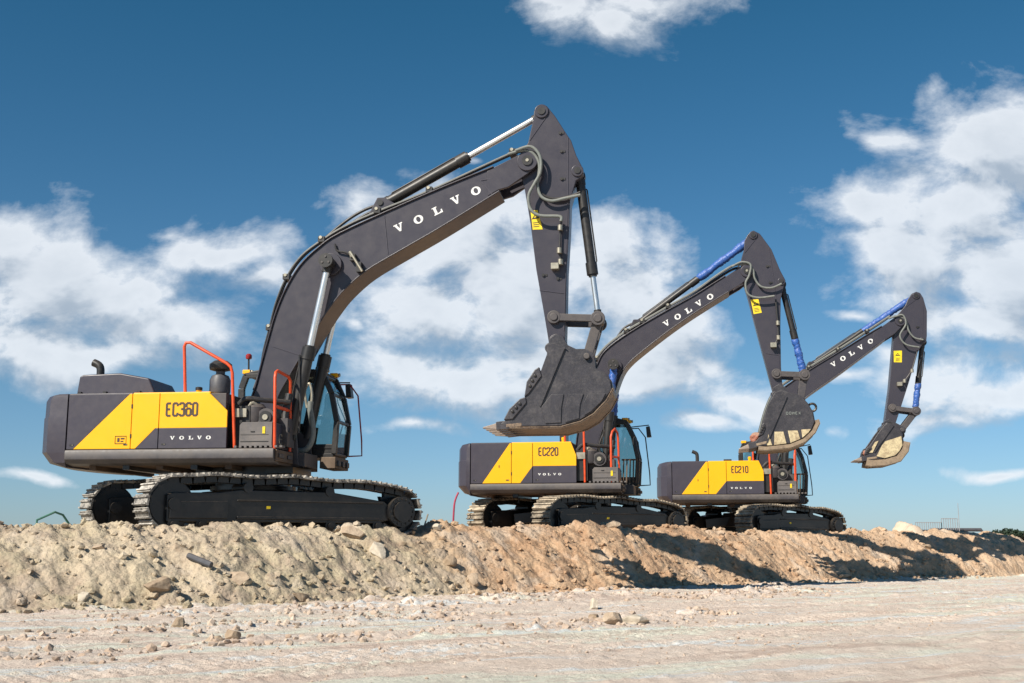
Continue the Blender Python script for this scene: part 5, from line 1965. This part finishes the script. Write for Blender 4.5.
def reg_ridges(rs, n):
    c = rs.randint(0, 4, n)
    tt = np.array([-2.6, -4.3, -3.5, -6.5])[c]
    a = np.array([5, 3.5, 14, 2])[c]
    b = np.array([14.5, 9.5, 18, 12])[c]
    s_ = a + (b - a) * rs.rand(n)
    return s_, tt + rs.normal(0, .36, n)


gravel('gravel', 1500, 1, reg_toe, .012, .09, 'soil', 3)
gravel('gravel', 2600, 2, reg_slope, .010, .085, 'soil', 4)
gravel('gravel', 500, 3, reg_crest, .015, .09, 'soil', 3)
gravel('gravel', 8000, 4, reg_flat, .004, .020, 'gravelmix', 3)
gravel('gravel', 3800, 5, reg_ridges, .006, .055, 'gravelmix', 4)

ROCKS = [
    (239, 583, .24, 'stone', 'smooth rounded brown boulder halfway up the slope below the largest excavator', (1, .8, .62), 0),
    (157, 592, .26, 'stonedark', 'brown angular boulder at the foot of the slope at the left', (1.05, .8, .7), .3),
    (84, 600, .16, 'stonegrey', 'pale cracked rock at the foot of the slope, leftmost of the big ones', (.95, .8, .8), .5),
    (99, 549, .12, 'stone', 'oval tan stone lying high on the slope at the left', (1.2, .8, .5), .2),
    (178, 627, .12, 'stonedark', 'pointed dark rock standing on the pale road at the left', (1, .8, .8), .9),
    (233, 639, .11, 'stonedark', 'triangular rock on the low rubble ridge of the road', (.9, .8, .9), .3),
    (214, 641, .10, 'stone', 'flat tan rock beside the triangular rock on the road', (1.2, .8, .6), 0),
    (474, 585, .19, 'stone', 'upright block of orange stone at the foot of the heap in the middle', (.85, .75, .95), .2),
    (377, 552, .34, 'stonegrey', 'long pale pinkish slab leaning on the slope below the track end', (.62, 1.0, .34), 'slab'),
    (352, 536, .26, 'stone', 'broad grey brown boulder under the right end of the big track', (1.3, .8, .6), 0),
    (594, 609, .13, 'stonegrey', 'pale upright stone on the road, tallest of its little cluster', (.7, .7, 1), .3),
    (614, 624, .16, 'stone', 'squat tan rock in the road cluster right of the small stones', (1.1, .8, .7), .8),
    (637, 624, .17, 'stonegrey', 'wide pale lump of dried clay on the road, rightmost of its cluster', (1.4, .9, .55), .1),
    (594, 620, .08, 'stonedark', 'small dark stone just in front of the pale upright one', (1, .8, .8), .1),
    (450, 566, .17, 'stonedark', 'brown clod at the end of the grey rubble by the colour change of the heap', (1, .8, .9), .4),
    (300, 600, .15, 'stonedark', 'brown rock on the low rubble ridge below the largest excavator', (1.2, .8, .7), .6),
    (614, 527, .17, 'stone', 'rounded stone on the crest below the middle excavator', (1.2, .8, .7), 0),
    (438, 530, .16, 'stonegrey', 'pale stone on the crest between the two nearest excavators', (1, .8, .8), 0),
    (926, 548, .18, 'stonedark', 'dark rock on the far slope at the edge of the bucket shadow', (1, .8, .7), 0),
    (845, 577, .16, 'stone', 'tan rock at the foot of the far slope beside the shadow', (1.3, .8, .7), 0),
]
for i, (px, py, sz, mt, lb, sq, rt) in enumerate(ROCKS):
    rock(find_ground(px, py), sz * .84, mt, lb, i + 3, sq, rot=rt)

# dark pipe piece lying on the slope
g0, g1 = find_ground(188, 561), find_ground(211, 573)
mb = MB('pipe')
mb.tube([(g0[0], g0[1], zat(*g0) + .06), (g1[0], g1[1], zat(*g1) + .08)], .045, 10)
o = mb.build('pipe_offcut', None)
tag(o, 'short bluish dark pipe lying aslant on the clay slope', 'pipe')

# bent green rod on the crest at the far left
yb = 20.5


def at_depth(px, py, y):
    a = (px - 512) / 1200
    b = -(py - 341.5) / 1200
    c, s = math.cos(PITCH), math.sin(PITCH)
    k = y / (c - b * s)
    return (a * k, y, EYE + k * (s + b * c))


mb = MB('teal')
mb.tube([at_depth(36, 532, yb), at_depth(37, 520, yb), at_depth(55, 512, yb + .1), at_depth(63, 515, yb + .2), at_depth(73, 530, yb + .3)], .02, 8)
o = mb.build('bent_rod', None)
tag(o, 'bent green rod sticking up from the crest at the far left', 'rod')
mb = MB('wood')
mb.tube([at_depth(423, 530, 23), at_depth(428, 514, 23)], .014, 6)
o = mb.build('twig', None)
tag(o, 'thin dry twig standing on the crest between the two nearest excavators', 'twig')

# pale sand pile behind the crest
def sand_pile():
    n, m_ = 110, 90
    cx, cy = 14.0, 44.0
    vs, fs = [], []
    for j in range(m_):
        for i in range(n):
            x, y = (i / (n - 1) - .5) * 9, (j / (m_ - 1) - .5) * 7
            h1 = .95 * math.exp(-((x - .35) / 1.15) ** 2 - (y / 1.6) ** 2)
            h2 = .84 * math.exp(-((x + 1.1) / 1.6) ** 2 - (y / 1.6) ** 2)
            z = max(h1, h2) * .98 * (1 + .35 * mnoise.noise(Vector((x * 1.3, y * 1.3, 3)))) + .22 * mnoise.noise(Vector((x * 2.1, y * 2.1, 3))) + .14 * abs(mnoise.noise(Vector((x * 5, y * 5, 3)))) + .10 * abs(mnoise.noise(Vector((x * 11, y * 11, 5))))
            ed = min(i, n - 1 - i, j, m_ - 1 - j)
            vs.append((x, y, z + .25 - (.9 if ed < 2 else 0)))
    for j in range(m_ - 1):
        for i in range(n - 1):
            a = j * n + i
            fs.append((a, a + 1, a + n + 1, a + n))
    me = bpy.data.meshes.new('sand_pile')
    me.from_pydata(vs, [], fs)
    me.polygons.foreach_set('use_smooth', [True] * len(fs))
    me.materials.append(M['palesand'])
    o = bpy.data.objects.new('sand_pile', me)
    COL.objects.link(o)
    o.location = (cx, cy, .12)
    tag(o, 'pale pile of sand rising behind the crest at the right', 'sand pile')


sand_pile()

# loading platform with railing, far behind
def platform():
    D = 95
    k = D / 1200
    pa, pb = at_depth(916, 531, D), at_depth(958, 531, D)
    root = empty('loading_platform', (pa[0], D, 0))
    tag(root, 'distant steel platform with railings and a long horizontal pipe boom, behind the heap', 'platform')
    L = pb[0] - pa[0]
    z = pa[2]
    mb = MB('pipe')
    mb.box(0, L, 0, 2.0, z - .15, z + .10)
    mb.box(L * .55, L, .2, 1.8, z - .7, z - .15)
    for x in (.2, L * .5, L - .2):
        mb.box(x - .1, x + .1, .9, 1.1, 0, z)
    mb.build('deck', root)
    mb = MB('galv')
    zz = z + .10
    n = 12
    for i in range(n + 1):
        x = L * .62 * i / n
        mb.box(x - .02, x + .02, 0, .05, zz, zz + .55)
    mb.box(0, L * .62, .0, .05, zz + .53, zz + .59)
    n = 7
    for i in range(n + 1):
        x = L * .62 + L * .38 * i / n
        mb.box(x - .02, x + .02, 0, .05, zz, zz + .85)
    mb.box(L * .62, L, .0, .05, zz + .83, zz + .89)
    mb.build('railing', root)
    mb = MB('pipe')
    e = at_depth(986, 531, D)[0] - pa[0]
    e2 = at_depth(991, 536, D)[0] - pa[0]
    mb.tube([(L * .5, 1, z + .1), (e, 1, z + .1), (e2, 1, z - .5), (e2, 1, 0)], .14, 10)
    mb.build('pipe', root)
    b0 = at_depth(960, 540, 60)
    mb = MB('galv')
    mb.cyl((b0[0], 60, 0), (b0[0], 60, at_depth(960, 503, 60)[2]), .022, 8, 0, .015)
    o = mb.build('pole', None)
    tag(o, 'thin pale pole standing in the distance right of the platform', 'pole')


platform()


# distant trees at the right edge
def leaf_mats():
    m, t, b = new_mat('leaves')
    oc = t.node('ShaderNodeTexCoord').outputs['Object']
    n1 = t.noise(oc, .5, 5, .6)
    t.l.new(t.mix(t.maprange(n1, .35, .65), (.010, .026, .015), (.030, .055, .024)), b.inputs['Base Color'])
    b.inputs['Roughness'].default_value = .7
    M['leaf'] = m
    M['bark'] = paint('bark', (.09, .065, .045), .9, .1, 3)


leaf_mats()


def tree(x, y, h, r, label, seed):
    rnd = random.Random(seed)
    root = empty('tree', (x, y, 0))
    tag(root, label, 'tree', 'distant trees at the right edge')
    tm = MB('bark')
    tm.tube([(0, 0, -.5), (.1, 0, h * .35), (.0, .1, h * .8)], [.28, .08], 8, 0, 3)
    for k in range(6):
        a = rnd.uniform(0, 6.28)
        z = h * rnd.uniform(.3, .6)
        tm.tube([(0, 0, z), (math.cos(a) * r * .7, math.sin(a) * r * .7, z + h * .2)], [.1, .03], 6)
    tm.build('trunk', root)
    V, F = [], []
    clumps = []
    for k in range(26):
        a, u = rnd.uniform(0, 6.28), rnd.uniform(0, 1)
        zz = h * (.22 + .70 * rnd.random())
        rr = r * math.sqrt(u) * (1.05 - .6 * abs(zz / h - .5))
        clumps.append((rr * math.cos(a), rr * math.sin(a), zz, rnd.uniform(.18, .36) * r))
    for (cx, cy, cz, cr) in clumps:
        for _ in range(130):
            d = Vector((rnd.gauss(0, 1), rnd.gauss(0, 1), rnd.gauss(0, 1))).normalized() * cr * rnd.uniform(.6, 1.1)
            c = Vector((cx, cy, cz)) + d
            u = Vector((rnd.gauss(0, 1), rnd.gauss(0, 1), rnd.gauss(0, 1))).normalized() * rnd.uniform(.10, .2)
            w_ = u.cross(Vector((rnd.gauss(0, 1), rnd.gauss(0, 1), rnd.gauss(0, 1)))).normalized() * .12
            i = len(V)
            V += [tuple(c - u), tuple(c + w_), tuple(c + u), tuple(c - w_)]
            F.append((i, i + 1, i + 2, i + 3))
    me = bpy.data.meshes.new('crown')
    me.from_pydata(V, [], F)
    me.materials.append(M['leaf'])
    o = bpy.data.objects.new('crown', me)
    COL.objects.link(o)
    o.parent = root


TREES = [(997, 2.1, 'low bushy tree beside the end of the pipe, leftmost of the distant trees'),
         (1006, 2.6, 'second distant dark tree from the left, slightly taller'),
         (1015, 3.0, 'rounded distant dark tree in the middle of the row, tallest'),
         (1025, 2.9, 'distant tree cut by the right edge of the picture'),
         (1036, 3.1, 'distant tree just beyond the right edge'),
         ]
for i, (px, hh, lb) in enumerate(TREES[:4]):
    D = 150 + (i * 37 % 20)
    p = at_depth(px, 540, D)
    top = at_depth(px, 540 - hh * 3.2 + .5, D)[2]
    tree(p[0], D, top, 1.9, lb, i + 5)
